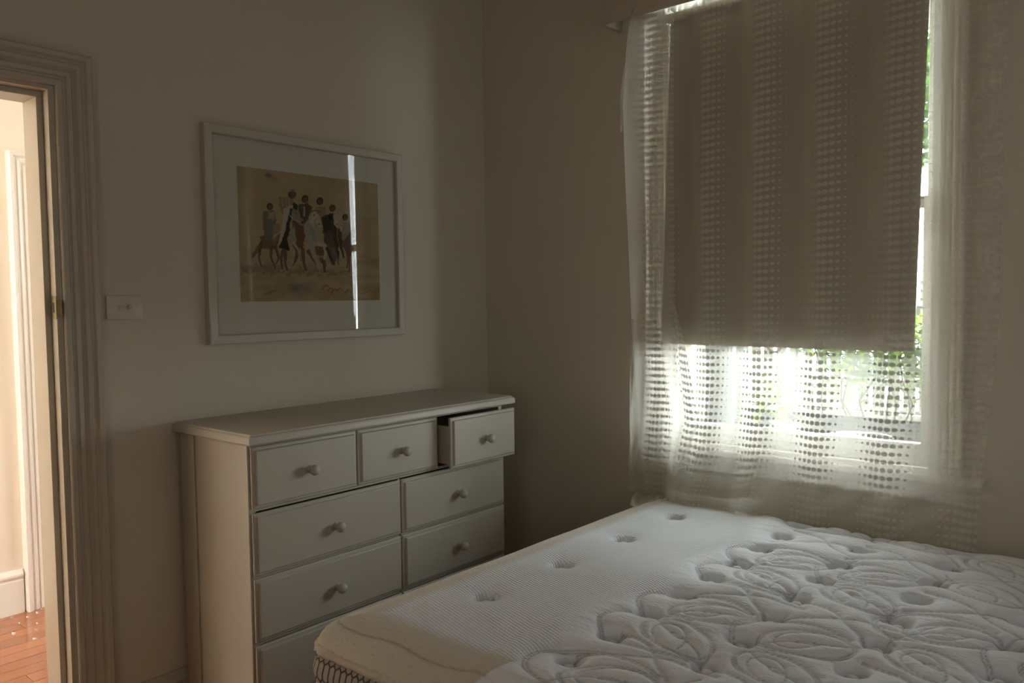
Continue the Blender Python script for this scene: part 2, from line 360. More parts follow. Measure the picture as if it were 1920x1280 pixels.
for j in range(ny):
    ya = .0+j*W_; x = -5.2+rng.random()*.5
    if j == 0: pass
    cuts = [-2.95]+sorted([-2.95+rng.uniform(.3, 1.6) for _ in range(1)])+[-.35]
    for a, c in zip(cuts[:-1], cuts[1:]):
        B().cbox(a+.0006, c-.0006, ya+.0007, min(ya+W_, YH+.15)-.0007, -.022, 0-rng.random()*.0006, .0012).build('plank', M['plank'], hf)
d2 = S(empty('door_2', ((HX0+HX1)/2, YH+.07, 0)))
casing('architrave', 'A', YH, HX0+.005, HX1-.005, 0, HZ, archprof(.112, 1.1), M['trim_white'], d2)
B().box(HX0, HX0+.014, YH, YH+.15, 0, HZ).box(HX1-.014, HX1, YH, YH+.15, 0, HZ).box(HX0, HX1, YH, YH+.15, HZ-.014, HZ).build('door_lining', M['trim_white'], d2)
Y2 = 5.4
S(B().box(-2.2, 2.8, YH+.15, Y2, -.12, -.001).build('floor', M['carpet']))
S(B().box(-2.2, 2.8, Y2, Y2+.1, 0, 2.9).build('wall_bedroom', M['wall_white']))
S(B().box(-2.3, -2.2, YH+.15, Y2, 0, 2.9).build('wall_bedroom_west', M['wall_white']))
S(B().box(2.8, 2.9, YH+.15, Y2, 0, 2.9).build('wall_bedroom_east', M['wall_white']))
S(B().box(-2.2, 2.8, YH+.15, Y2, 2.9, 3.0).build('ceiling', M['ceil']))
# white upholstered seat beyond
so = empty('white_sofa', (.1, 4.5, 0), label='white upholstered sofa with dark feet in the bright room beyond the hall doorway', category='sofa')
def soft(name, x0, x1, y0, y1, z0, z1, m, par, bev=.05):
    b = B().cbox(x0, x1, y0, y1, z0, z1, bev); o = b.build(name, m, par); shade_auto(o, 60)
    s = o.modifiers.new('s', 'SUBSURF'); s.levels = s.render_levels = 1; return o
soft('seat', -.75, .95, 4.2, 5.0, .20, .47, M['linen'], so)
soft('cushion', -.70, .10, 4.18, 4.85, .47, .80, M['linen'], so, .09)
soft('cushion', .11, .90, 4.18, 4.85, .47, .80, M['linen'], so, .09)
soft('backrest', -.75, .95, 4.86, 5.15, .20, 1.0, M['linen'], so, .07)
B().box(-.74, .94, 4.24, 4.98, .15, .20).build('base_rail', M['metal'], so)
for x in (-.66, -.36, .86):
    for y in (4.28, 4.9): B().cbox(x-.05, x+.05, y-.03, y+.03, 0, .16, .006).build('leg', M['black'], so)
# framed print on its far wall
pf = empty('framed_print', (-.1, 5.39, 1.6), label='black framed print hanging on the bright wall beyond the hall doorway', category='picture')
fb = B()
x0, x1, z0, z1 = -.62, .42, 1.325, 1.895
fb.box(x0, x1, 5.37, 5.4, z1-.028, z1).box(x0, x1, 5.37, 5.4, z0, z0+.028).box(x0, x0+.028, 5.37, 5.4, z0, z1).box(x1-.028, x1, 5.37, 5.4, z0, z1)
fb.build('frame', M['black'], pf); B().box(x0, x1, 5.388, 5.4, z0, z1).build('mount', M['linen'], pf)
pa = rng.random
V = []; F = []; cols = []
def cgrid(fn, nx, nz):
    us = (np.arange(nx)+.5)/nx; vs = (np.arange(nz)+.5)/nz; Ug, Vg = np.meshgrid(us, vs); return fn(Ug, Vg)
def paint_plane(name, x0, x1, y, z0, z1, img, parent):
    """img (nz,nx,3) linear colours, row 0 at top; a flat painted sheet with a colour per vertex"""
    nz, nx, _ = img.shape
    xs = np.linspace(x0, x1, nx); zs = np.linspace(z1, z0, nz); X, Z = np.meshgrid(xs, zs)
    co = np.stack([X, np.full_like(X, y), Z], -1).reshape(-1, 3)
    i = np.arange(nz*nx).reshape(nz, nx); F = np.stack([i[:-1, :-1], i[1:, :-1], i[1:, 1:], i[:-1, 1:]], -1).reshape(-1, 4)
    me = bpy.data.meshes.new(name); me.from_pydata(co.tolist(), [], F.tolist()); me.materials.append(M['paint'])
    a = me.color_attributes.new('Col', 'FLOAT_COLOR', 'POINT'); c = np.ones((nz*nx, 4), np.float32); c[:, :3] = img.reshape(-1, 3); a.data.foreach_set('color', c.ravel())
    o = bpy.data.objects.new(name, me); COL.objects.link(o); o.parent = parent; o.matrix_parent_inverse = Matrix.Translation(-Vector(parent.location)); return o
def absart(U, V):
    a = np.sin(U*31+np.sin(V*17)*2.2)+np.sin(V*23+U*9+np.sin(U*14)*1.5); 
    img = np.ones(U.shape+(3,))*.75
    img[a > .55] = (.06, .06, .08); img[(a < -.9)] = (.28, .27, .33); img[(a > .2) & (a < .55)] = (.5, .38, .17); img[(a < -.5) & (a > -.62)] = (.55, .2, .1)
    return img
paint_plane('printed_sheet', -.46, .26, 5.386, 1.45, 1.77, cgrid(absart, 90, 50), pf)
# confetti-like debris on the hall boards
def chip(x, y, r, first=[None]):
    if first[0] is None:
        n = 7; top = [(r*(.6+.5*rng.random())*math.cos(2*math.pi*k/n), r*.6*(.6+.5*rng.random())*math.sin(2*math.pi*k/n), .002+.005*rng.random()) for k in range(n)]
        bot = [(a*.9, b_*.9, 0) for a, b_, _ in top]
        o = B().loops([bot, top]).build('debris_flake', M['chip']); first[0] = o; rr = r
        first.append(r)
    else:
        o = first[0].copy(); COL.objects.link(o)
    s = r/first[1]; o.scale = (s, s*(.7+.6*rng.random()), .6+1.2*rng.random()); o.location = (x, y, .0005); o.rotation_euler = (0, 0, rng.random()*6)
    own = {(-1.66, 1.33): 'largest pale oval flake on the hall floorboards in front of the hall skirting', (-1.83, .98): 'curled cream flake lying alone nearest the bedroom door on the hall floor',
           (-1.76, 1.22): 'pale crumpled flake at the left of the hall floor in view', (-1.40, 1.68): 'cream flake on the threshold of the far hall doorway', (-1.62, 1.20): 'small crumpled flake mid hall floor beside two brown crumbs',
           (-1.43, 1.22): 'tiny flake on the hall floor close behind the bedroom door frame'}
    tag(o, label=own.get((x, y), 'tiny cream flake in the loose scatter along the foot of the hall door frame'), category='debris', group='flakes scattered on the hall floor')
for x, y, r in [(-1.60, 1.45, .008), (-1.55, 1.50, .010), (-1.66, 1.33, .016), (-1.72, 1.36, .009), (-1.76, 1.22, .013), (-1.50, 1.52, .009), (-1.47, 1.56, .007), (-1.58, 1.30, .008), (-1.62, 1.20, .012), (-1.57, 1.17, .008), (-1.54, 1.20, .009), (-1.83, .98, .015), (-1.46, 1.60, .009), (-1.40, 1.68, .010), (-1.55, 1.38, .008), (-1.43, 1.22, .007), (-1.60, 1.55, .007), (-1.68, 1.47, .008)]:
    chip(x, y, r)

# ------------------------------------------------------------ light switch
sw = empty('light_switch', (-1.7175, 0, 1.4365), label='pale rectangular light switch plate beside the door frame', category='switch')
shade_auto(B().cbox(-1.774, -1.661, -.008, 0, 1.399, 1.474, .002).build('plate', M['switch'], sw), 30)
for x, k in ((-1.733, 0), (-1.705, 1)):
    shade_auto(B().lathe((x, -.008, 1.437), (0, -1, 0), [(.0075, 0), (.0075, .0015), (.0065, .0022)], 20).build('socket_ring', M['switch'], sw))
    if k: shade_auto(B().lathe((x, -.008, 1.437), (0, -1, .25), [(.0062, 0), (.0060, .010), (.0045, .013), (.001, .0135)], 20).build('toggle', M['switch'], sw))
    else: shade_auto(B().lathe((x, -.0085, 1.437), (0, -1, 0), [(.0056, -.002), (.0056, .0028), (.003, .003)], 20).build('toggle', M['switch'], sw))

# ------------------------------------------------------------ picture of riders
px0, px1, pz0, pz1 = -1.4415, -.5475, 1.3023, 2.061
pic = empty('framed_picture', ((px0+px1)/2, 0, (pz0+pz1)/2), label='large white framed watercolour of riders on horses above the chest of drawers', category='picture')
casing('frame', 'A', 0, px0+.032, px1-.032, pz0+.032, pz1-.032, [(0, 0), (0, .026), (.003, .030), (.028, .032), (.032, .029), (.032, 0)], M['frame'], pic, 'LTRB')
B().box(px0+.03, px1-.03, -.010, -.004, pz0+.03, pz1-.03).build('mount', M['mat_board'], pic)
mesh('glass', [(px0+.031, -.0215, pz0+.031), (px1-.031, -.0215, pz0+.031), (px1-.031, -.0215, pz1-.031), (px0+.031, -.0215, pz1-.031)], [(0, 1, 2, 3)], M['pic_glass'], pic)

# painted sheet: coordinates of the strokes are on a 1000 x 1000 sheet, x right, y down
NX, NZ = 330, 250
QX, QY = np.meshgrid((np.arange(NX)+.5)/NX*1371, (np.arange(NZ)+.5)/NZ*1280)
c4 = np.array([(78, 33), (1283, 210), (1303, 1210), (108, 1208)], float)
def homog(src, dst):
    A = []
    for (x, y), (u, v) in zip(src, dst): A += [[x, y, 1, 0, 0, 0, -u*x, -u*y, -u], [0, 0, 0, x, y, 1, -v*x, -v*y, -v]]
    return np.linalg.svd(np.array(A))[2][-1].reshape(3, 3)
Hh = homog([(0, 0), (1, 0), (1, 1), (0, 1)], c4)
uu, vv = np.meshgrid(np.linspace(0, 1, NX), np.linspace(0, 1, NZ))
den = Hh[2, 0]*uu+Hh[2, 1]*vv+Hh[2, 2]; QX = (Hh[0, 0]*uu+Hh[0, 1]*vv+Hh[0, 2])/den; QY = (Hh[1, 0]*uu+Hh[1, 1]*vv+Hh[1, 2])/den
def vnoise(x, y, s, seed):
    r = np.random.default_rng(seed); Gd = r.random((64, 64)); x = x/s+100; y = y/s+100; i = np.floor(x).astype(int); j = np.floor(y).astype(int); fx = x-i; fy = y-j
    fx = fx*fx*(3-2*fx); fy = fy*fy*(3-2*fy); g = lambda a, b: Gd[a % 64, b % 64]
    return (g(i, j)*(1-fx)+g(i+1, j)*fx)*(1-fy)+(g(i, j+1)*(1-fx)+g(i+1, j+1)*fx)*fy
sand = np.array((.62, .48, .26)); img = np.ones((NZ, NX, 3))*sand
cl = vnoise(QX, QY, 160, 1)*.6+vnoise(QX, QY, 60, 2)*.4
img *= (.86+.26*cl)[..., None]
img += (np.array((.60, .53, .37))-img)*np.clip((QX-800)/600, 0, .5)[..., None]*(QY < 500)[..., None]
wob = lambda a, s, k: (vnoise(QX, QY, s, k)-.5)*a
def blend(mask, col, a=1.0):
    global img
    m_ = np.clip(mask, 0, 1)[..., None]*a; img = img*(1-m_)+np.array(col)*m_
def poly(pts, col, a=1.0, soft=5, wb=7):
    X_ = QX+wob(wb*2, 22, 5); Y_ = QY+wob(wb*2, 22, 6); P_ = np.array(pts, float); ins = np.zeros(QX.shape, bool); dm = np.full(QX.shape, 1e9)
    for i in range(len(P_)):
        a_, b_ = P_[i], P_[(i+1) % len(P_)]
        if a_[1] != b_[1]:
            c = ((a_[1] > Y_) != (b_[1] > Y_)) & (X_ < (b_[0]-a_[0])*(Y_-a_[1])/(b_[1]-a_[1])+a_[0]); ins ^= c
        d_ = b_-a_; t = np.clip(((X_-a_[0])*d_[0]+(Y_-a_[1])*d_[1])/(d_@d_+1e-9), 0, 1); dm = np.minimum(dm, np.hypot(X_-a_[0]-t*d_[0], Y_-a_[1]-t*d_[1]))
    blend(np.clip(np.where(ins, dm, -dm)/soft+.5, 0, 1), col, a)
def stroke(pts, w, col, a=1.0, w2=None):
    P_ = np.array(pts, float); X_ = QX+wob(8, 25, 8); Y_ = QY+wob(8, 25, 9); best = np.full(QX.shape, -1e9); n = len(P_)-1
    for i in range(n):
        a_, b_ = P_[i], P_[i+1]; d_ = b_-a_; t = np.clip(((X_-a_[0])*d_[0]+(Y_-a_[1])*d_[1])/(d_@d_+1e-9), 0, 1)
        ww = w+((w2 if w2 is not None else w)-w)*(i+t)/n; best = np.maximum(best, ww/2-np.hypot(X_-a_[0]-t*d_[0], Y_-a_[1]-t*d_[1]))
    blend(np.clip(best/4+.5, 0, 1), col, a)
def ell(x, y, rx, ry, col, a=1.0, ang=0, soft=.15):
    c, s = math.cos(ang), math.sin(ang); dx, dy = QX-x, QY-y; r = np.hypot((dx*c+dy*s)/rx, (-dx*s+dy*c)/ry); blend(np.clip((1-r)/soft+.5, 0, 1), col, a)
dk, br, rd, wh, gy, tan, blk = (.035, .025, .018), (.16, .085, .045), (.20, .07, .035), (.68, .60, .46), (.28, .25, .20), (.42, .29, .15), (.012, .010, .010)
ell(350, 120, 30, 20, (.10, .12, .15), .7, .2, .8); ell(390, 150, 50, 28, (.25, .26, .28), .35, .3, 1)
# ground washes
gm = np.clip((QY-800-wob(40, 90, 3))/30, 0, 1); blend(gm, (.60, .47, .27), .5)
blend(gm*(vnoise(QX, QY*2.4, 90, 11) > .55), (.38, .29, .15), .35)
poly([(100, 900), (300, 895), (560, 925), (900, 940), (1060, 960), (1060, 985), (700, 985), (400, 970), (100, 960)], (.20, .18, .12), .6, 30, 25)
poly([(1050, 860), (1290, 865), (1290, 905), (1100, 900)], (.33, .26, .15), .5, 25, 10)
ell(620, 1110, 90, 60, (.22, .24, .21), .5, 0, .8); ell(560, 1090, 50, 30, (.14, .17, .13), .5, .4, .6)
ell(800, 1160, 70, 30, (.5, .33, .18), .5, 0, .7); ell(1270, 1150, 40, 60, (.40, .20, .10), .55, .4, .8); ell(360, 1130, 60, 14, (.18, .10, .07), .6, -.3, .8)
for x, y, w in [(840, 1090, 30), (880, 1110, 26), (920, 1120, 34), (960, 1110, 22), (1030, 1130, 26)]:
    stroke([(x-w, y+w*.6), (x, y-w*.5), (x+w, y+w*.4)], 16, (.40, .11, .05), .75, 6)
# rear legs, tails and the dark bodies first
poly([(280, 690), (200, 800), (205, 835), (240, 800), (300, 740)], br, .8)
poly([(270, 640), (440, 600), (460, 720), (400, 760), (300, 750)], (.26, .13, .07), .95)
for P_ in [[(285, 700), (265, 820), (280, 900)], [(380, 740), (365, 810), (405, 920)], [(410, 740), (435, 830), (415, 880)]]: stroke(P_, 30, br, .9, 12)
poly([(560, 470), (660, 480), (660, 640), (640, 760), (560, 740), (540, 600)], rd, .95)
for P_ in [[(480, 740), (455, 830), (465, 940)], [(490, 780), (490, 870), (505, 950)], [(600, 740), (580, 860), (560, 900)], [(640, 760), (650, 880), (675, 950)], [(690, 780), (745, 870), (760, 900)], [(820, 870), (830, 960)], [(560, 700), (610, 800), (625, 860)]]: stroke(P_, 34, br, .9, 12)
poly([(740, 740), (820, 740), (830, 830), (760, 810)], rd, .9)
# white and grey horses
poly([(395, 530), (450, 540), (450, 600), (400, 690), (370, 670)], tan, .95)
poly([(520, 580), (570, 575), (590, 700), (560, 720), (510, 680)], (.48, .40, .27), 1)
poly([(550, 430), (600, 400), (640, 430), (662, 540), (640, 570), (610, 545), (560, 490)], (.36, .30, .22), 1)
poly([(650, 560), (720, 500), (770, 590), (790, 690), (740, 740), (690, 750), (660, 680)], (.52, .48, .38), 1)
poly([(735, 440), (775, 440), (790, 510), (805, 560), (775, 575), (745, 540), (725, 580), (700, 520)], wh, 1)
poly([(725, 530), (740, 600), (770, 680), (740, 700), (700, 600)], (.33, .30, .24), .6)
stroke([(700, 720), (740, 820), (770, 900), (790, 955)], 34, (.55, .50, .39), 1, 16); stroke([(780, 720), (825, 730), (840, 790), (830, 845)], 28, wh, 1, 20)
stroke([(560, 700), (600, 760), (620, 850)], 22, wh, .9, 10)
poly([(800, 480), (880, 460), (930, 520), (940, 650), (950, 780), (960, 850), (930, 860), (890, 760), (830, 700)], dk, .97)
poly([(820, 620), (880, 600), (930, 760), (920, 890), (890, 900), (850, 760)], (.12, .10, .08), .9)
poly([(940, 580), (990, 620), (985, 740), (1005, 850), (990, 840), (950, 740)], dk, .95)
stroke([(850, 760), (880, 840), (910, 910)], 28, dk, .9, 12); stroke([(800, 850), (830, 900), (830, 970)], 40, (.16, .11, .08), .8, 14); stroke([(900, 760), (940, 850), (950, 900)], 26, (.22, .2, .16), .9, 12)
poly([(915, 500), (940, 505), (950, 560), (930, 590), (912, 550)], wh, 1); poly([(960, 575), (985, 578), (985, 620), (965, 615)], wh, 1)
poly([(990, 640), (1060, 600), (1075, 760), (1060, 830), (1020, 830), (990, 740)], (.20, .09, .05), .95)
for P_ in [[(1020, 780), (1030, 860), (1015, 940)], [(1045, 800), (1040, 880), (1038, 965)]]: stroke(P_, 22, rd, .9, 9)
# riders
poly([(300, 430), (390, 420), (420, 510), (380, 620), (340, 690), (310, 640), (300, 520)], (.22, .20, .16), .95)
poly([(340, 430), (395, 440), (405, 500), (350, 490)], (.5, .45, .33), .9)
poly([(440, 310), (560, 300), (560, 400), (540, 470), (470, 460), (440, 380)], (.42, .27, .17), .95)
for x in (465, 495, 520): stroke([(x, 315), (x+8, 390)], 9, (.60, .50, .36), .8)
poly([(480, 400), (560, 380), (540, 480), (500, 560), (460, 700), (420, 740), (455, 600), (470, 500)], wh, 1)
poly([(530, 410), (555, 410), (530, 600), (510, 660), (530, 770), (505, 770), (440, 745), (470, 660), (500, 560)], blk, .97)
poly([(560, 350), (600, 380), (590, 420), (560, 415)], blk, .95)
poly([(600, 385), (680, 365), (725, 400), (700, 480), (660, 540), (620, 470)], (.10, .06, .045), .95); stroke([(655, 400), (655, 470)], 16, (.6, .52, .4), .8)
poly([(750, 400), (830, 390), (850, 460), (800, 490), (750, 440)], (.42, .31, .16), .95)
poly([(900, 440), (940, 450), (945, 520), (905, 510)], (.58, .53, .42), .95); poly([(860, 470), (905, 450), (900, 510), (870, 520)], blk, .9)
poly([(990, 540), (1040, 535), (1060, 600), (1030, 650), (990, 700), (975, 660)], (.42, .37, .28), .95)
for x, y, r, c in [(360, 388, 27, .9), (552, 285, 34, 1), (663, 330, 30, 1), (790, 350, 29, 1), (897, 412, 27, 1), (1006, 492, 25, 1)]:
    ell(x, y, r, r*1.15, dk, .95); ell(x+2, y+6, r*.62, r*.75, (.20, .12, .08), .9)
stroke([(525, 262), (552, 252), (580, 272)], 9, (.55, .48, .38), .9)
stroke([(525, 460), (560, 500), (620, 525)], 7, wh, .9); stroke([(470, 590), (390, 650)], 9, wh, .9)
stroke([(720, 440), (755, 430), (790, 445)], 7, dk, .8); ell(640, 530, 12, 12, blk, .8); ell(782, 548, 9, 8, blk, .8); ell(740, 470, 7, 7, blk, .9)
ell(585, 450, 7, 6, blk, .8); ell(935, 550, 6, 5, blk, .8); stroke([(760, 570), (745, 520), (770, 500)], 5, dk, .7)
for x, y in [(460, 938), (505, 950), (675, 952), (790, 965), (832, 970), (910, 905), (1015, 938)]: ell(x, y+4, 16, 8, (.7, .63, .5), .6)
# loose marks lower right, like a painter's scribble
stroke([(1140, 1105), (1160, 1115), (1190, 1100), (1215, 1118)], 5, (.16, .10, .06), .7); stroke([(1125, 1140), (1150, 1150), (1190, 1142)], 5, (.16, .10, .06), .7)
img = np.clip(img*.6, .006, .9)
paint_plane('painting_sheet', -1.310, -.669, -.0112, 1.450, 1.930, img.astype(np.float32), pic)

# ------------------------------------------------------------ chest of drawers
dr = empty('chest_of_drawers', (-.97, -.22, 0), label='cream painted chest of nine drawers below the picture with one drawer pulled open', category='dresser')
CX0, CX1, CYF, CYB = -1.554, -.389, -.430, -.026
cb = B()
cb.box(CX0, CX0+.02, CYF, CYB, .07, 1.016).box(CX1-.02, CX1, CYF, CYB, .07, 1.016)          # sides
cb.box(CX0+.02, CX1-.02, CYB-.008, CYB, .07, 1.016)                                            # back
cb.box(CX0+.02, CX1-.02, CYF, CYB-.008, .07, .195)                                             # bottom
for z in (.3965, .604, .812): cb.box(CX0+.02, CX1-.02, CYF+.001, CYB-.01, z-.0045, z+.0045)       # runners
cb.box(CX0+.02, CX1-.02, CYF+.001, CYF+.03, 1.0075, 1.016)
cb.box(-.958, -.950, CYF+.001, CYB-.01, .195, .81); 
for x in (-1.148, -.7635): cb.box(x-.003, x+.003, CYF+.001, CYB-.01, .812, 1.008)
cb.build('carcass', M['dresser'], dr)
# side stiles with rounded edge
shade_auto(B().cbox(CX0-.007, CX0+.001, CYB-.085, CYB, .07, 1.014, .005).build('side_stile', M['dresser'], dr), 40)
shade_auto(B().cbox(CX0-.004, CX0+.001, CYF, CYF+.012, .07, 1.014, .002).build('side_stile', M['dresser'], dr), 40)
shade_auto(B().cbox(CX0-.006, CX1+.006, CYF-.012, CYB, 0, .072, .006).build('plinth', M['dresser'], dr), 40)
tl = B(); x0, x1, y0, y1 = -1.572, -.3466, -.468, -.003
for_l = [(.016, 1.016), (.004, 1.017), (0, 1.021), (0, 1.036), (.003, 1.042), (.008, 1.045), (.010, 1.049), (.015, 1.051)]
tl.loops([[(x0+i, y0+i, z), (x1-i, y0+i, z), (x1-i, y1, z), (x0+i, y1, z)] for i, z in for_l])
shade_auto(tl.build('top', M['dresser'], dr), 28)
def drawer(x0, x1, z0, z1, yf=-.450, kx=None, box=False):
    b = B(); L_ = [(0, yf+.019), (0, yf+.011), (.0035, yf+.0085), (.010, yf+.0075), (.0125, yf+.003), (.0125, yf+.001), (.0145, yf)]
    b.loops([[(x0+i, y, z0+i), (x1-i, y, z0+i), (x1-i, y, z1-i), (x0+i, y, z1-i)] for i, y in L_])
    o = b.build('drawer', M['dresser'], dr); shade_auto(o, 20)
    t = B(); d0 = yf+.019; d1_ = d0+.36; h = z1-.035
    t.box(x0+.012, x0+.024, d0, d1_, z0+.012, h).box(x1-.024, x1-.012, d0, d1_, z0+.012, h).box(x0+.024, x1-.024, d1_-.012, d1_, z0+.012, h).box(x0+.024, x1-.024, d0, d1_-.012, z0+.016, z0+.024)
    q = t.build('drawer_box', M['dresser'], o)
    kx = (x0+x1)/2+.004; kz = (z0+z1)/2-.002
    q = B().lathe((kx, yf, kz), (0, -1, 0), [(.0125, 0), (.0115, .003), (.0085, .007), (.0085, .012), (.0125, .016), (.0165, .021), (.0178, .027), (.0165, .033), (.012, .038), (.006, .0405), (.0005, .041)], 28).build('knob', M['dresser'], o)
    shade_auto(q, 50)
    return o
R1, R2, R3, R4 = (.817, 1.008), (.6085, .8035), (.4035, .600), (.200, .391)
drawer(-1.550, -1.151, *R1); drawer(-1.145, -.767, *R1)
o = drawer(-.760, -.393, *R1, yf=-.512); o['label'] = 'small top drawer pulled out'
for R_ in (R2, R3, R4):
    drawer(-1.550, -.958, *R_); drawer(-.951, -.393, *R_)

# ------------------------------------------------------------ window_1
w1 = S(empty('window_1', (.05, (WY0+WY1)/2, WZ0)))
UP = M['upvc']
casing('window_architrave', 'B', 0, WY1-.0, WY0+.0, .862, WZ1, archprof(.082, .75), UP, w1, 'LTR')
B().box(.0, .149, WY0-.014, WY0, .862, WZ1).box(.0, .149, WY1, WY1+.014, .862, WZ1).box(.0, .149, WY1, WY0, WZ1-.014, WZ1).build('window_frame', UP, w1)
B().box(.149, .25, WY0-.014, WY0, .845, WZ1).box(.149, .25, WY1, WY1+.014, .845, WZ1).box(.149, .25, WY1, WY0, WZ1-.014, WZ1).build('outer_reveal', M['reveal'], w1)
# parting stops
sb = B()
for y in (WY0-.014-.012, WY1+.014):
    sb.cbox(.042, .056, y, y+.012, .862, WZ1-.014, .002); sb.cbox(.100, .106, y, y+.012, .862, WZ1-.014, .002)
    sb.cbox(.005, .020, y+.002, y+.010, .862, WZ1-.014, .002)
sb.build('parting_stop', UP, w1)
SY0, SY1 = WY0-.016, WY1+.016
def sash(xa, xb, z0, z1, bot, top, name):
    b = B(); st_ = .044
    b.cbox(xa, xb, SY0-st_, SY0, z0, z1, .003).cbox(xa, xb, SY1, SY1+st_, z0, z1, .003).cbox(xa, xb, SY1+st_, SY0-st_, z0, z0+bot, .003).cbox(xa, xb, SY1+st_, SY0-st_, z1-top, z1, .003)
    o = b.build('sash', UP, w1); xm = (xa+xb)/2
    q = B().box(xm-.0015, xm+.0015, SY1+st_, SY0-st_, z0+bot, z1-top).build('pane', M['glass'], o)
    return o
s_lo = sash(.058, .098, .864, 1.770, .078, .034, 'l'); s_up = sash(.107, .147, 1.738, WZ1-.016, .034, .05, 'u')
# sash lift on the bottom rail and lock on the meeting rail
B().cbox(.046, .060, -1.395, -1.355, .936, .952, .003).build('sash_lift', UP, w1)
B().cbox(.050, .095, -1.50, -1.44, 1.770, 1.785, .004).build('sash_lock', M['metal'], w1)
B().cbox(-.052, .058, -2.112, -.872, .836, .862, .006).build('window_sill', UP, w1)
B().cbox(-.020, 0, -2.060, -.915, .770, .836, .004).build('sill_apron', UP, w1)
B().box(.15, .33, WY1-.03, WY0+.03, .80, .845).build('outer_sill', M['reveal'], w1)
casing('outer_frame', 'B', .25, WY1+.01, WY0-.01, .845, WZ1, [(0, 0), (0, .02), (.07, .02), (.07, 0)], M['reveal'], w1, 'LTR', sgn=1)

# pelmet
pe = empty('pelmet_box', (0, -1.5, 2.53), label='cream painted pelmet box on the wall above the window', category='pelmet')
PY0, PY1 = -.7626, -2.26
shade_auto(B().cbox(-.1364, -.120, PY1, PY0, 2.535, 2.80, .002).build('front_board', M['trim'], pe), 30)
shade_auto(B().cbox(-.1364, .0, PY1, PY0, 2.80, 2.818, .002).build('top_board', M['trim'], pe), 30)
for y in (PY0, PY1): 
    s_ = -.016 if y == PY0 else .016
    shade_auto(B().cbox(-.120, .0, min(y, y+s_), max(y, y+s_), 2.535, 2.80, .002).build('end_board', M['trim'], pe), 30)
cr = empty('curtain_rod', (-.085, -1.5, 2.60), label='thin curtain rod carrying the sheer curtains inside the pelmet', category='rod')
shade_auto(B().lathe((-.085, PY1+.02, 2.605), (0, 1, 0), [(.007, 0), (.007, abs(PY1-PY0)-.04)], 12).build('pole', M['metal'], cr), 40)
for y in (-.84, -1.5, -2.18): B().cbox(-.09, 0, y-.006, y+.006, 2.61, 2.622, .001).build('bracket', M['metal'], cr)

# roller blind
rb = empty('roller_blind', (-.045, -1.47, 2.52), label='grey roller blind pulled most of the way down over the window', category='blind')
shade_auto(B().lathe((-.053, -1.955, 2.519), (0, 1, 0), [(.018, 0), (.018, .935)], 20).build('roller_tube', M['blind'], rb), 40)
for y in (-1.012, -1.965): B().cbox(-.07, 0, y-.004, y+.004, 2.50, 2.56, .002).build('bracket', UP, rb)
nz_, ny_ = 40, 30; V = []; F = []
zt, zb_ = 2.519, 1.262
for i in range(nz_+1):
    t = i/nz_; z = zt+(zb_-zt)*t; ya = -1.026+.043*t; yb = -1.947+.036*t
    for j in range(ny_+1):
        s_ = j/ny_; V.append((-.043+.0015*math.sin(3*s_+4*t)-.006*t, ya+(yb-ya)*s_, z-.004*s_*t))
for i in range(nz_):
    for j in range(ny_): a = i*(ny_+1)+j; F.append((a, a+1, a+ny_+2, a+ny_+1))
bl = mesh('blind_cloth', V, F, M['blind'], rb, True); so_ = bl.modifiers.new('t', 'SOLIDIFY'); so_.thickness = .0008
# hem pocket band with its bar
hb = B()
hb.loops([[(-.0415, y+dy0, 1.262-dz), (-.048, y+dy0, 1.262-dz), (-.0515, y, 1.268-dz), (-.0495, y, 1.318-dz), (-.0455, y, 1.366-dz), (-.0455, y, 1.369-dz), (-.0415, y, 1.369-dz)] for y, dz, dy0 in ((-.984, 0, 0), (-1.3, .0015, 0), (-1.6, .003, 0), (-1.910, .0045, 0))])
shade_auto(hb.build('hem_bar', M['hem'], rb), 30)
rg = B(); n = 32; rr, r2 = .026, .0048; L_ = []
for k in range(n):
    a = 2*math.pi*k/n; L_.append([(-.058+r2*math.sin(2*math.pi*q/10), -1.450+(rr+r2*math.cos(2*math.pi*q/10))*math.sin(a), 1.270+(rr+r2*math.cos(2*math.pi*q/10))*math.cos(a)) for q in range(10)])
L_.append(L_[0]); shade_auto(rg.loops(L_, False, False).build('pull_ring', UP, rb), 60)
B().add([(-.0525, -1.432, 1.355), (-.0525, -1.468, 1.355), (-.0535, -1.464, 1.296), (-.0535, -1.438, 1.296), (-.050, -1.432, 1.355), (-.050, -1.468, 1.355), (-.051, -1.464, 1.296), (-.051, -1.438, 1.296)], [(0, 1, 2, 3), (7, 6, 5, 4), (0, 4, 5, 1), (1, 5, 6, 2), (2, 6, 7, 3), (3, 7, 4, 0)]).build('pull_tab', M['hem'], rb)

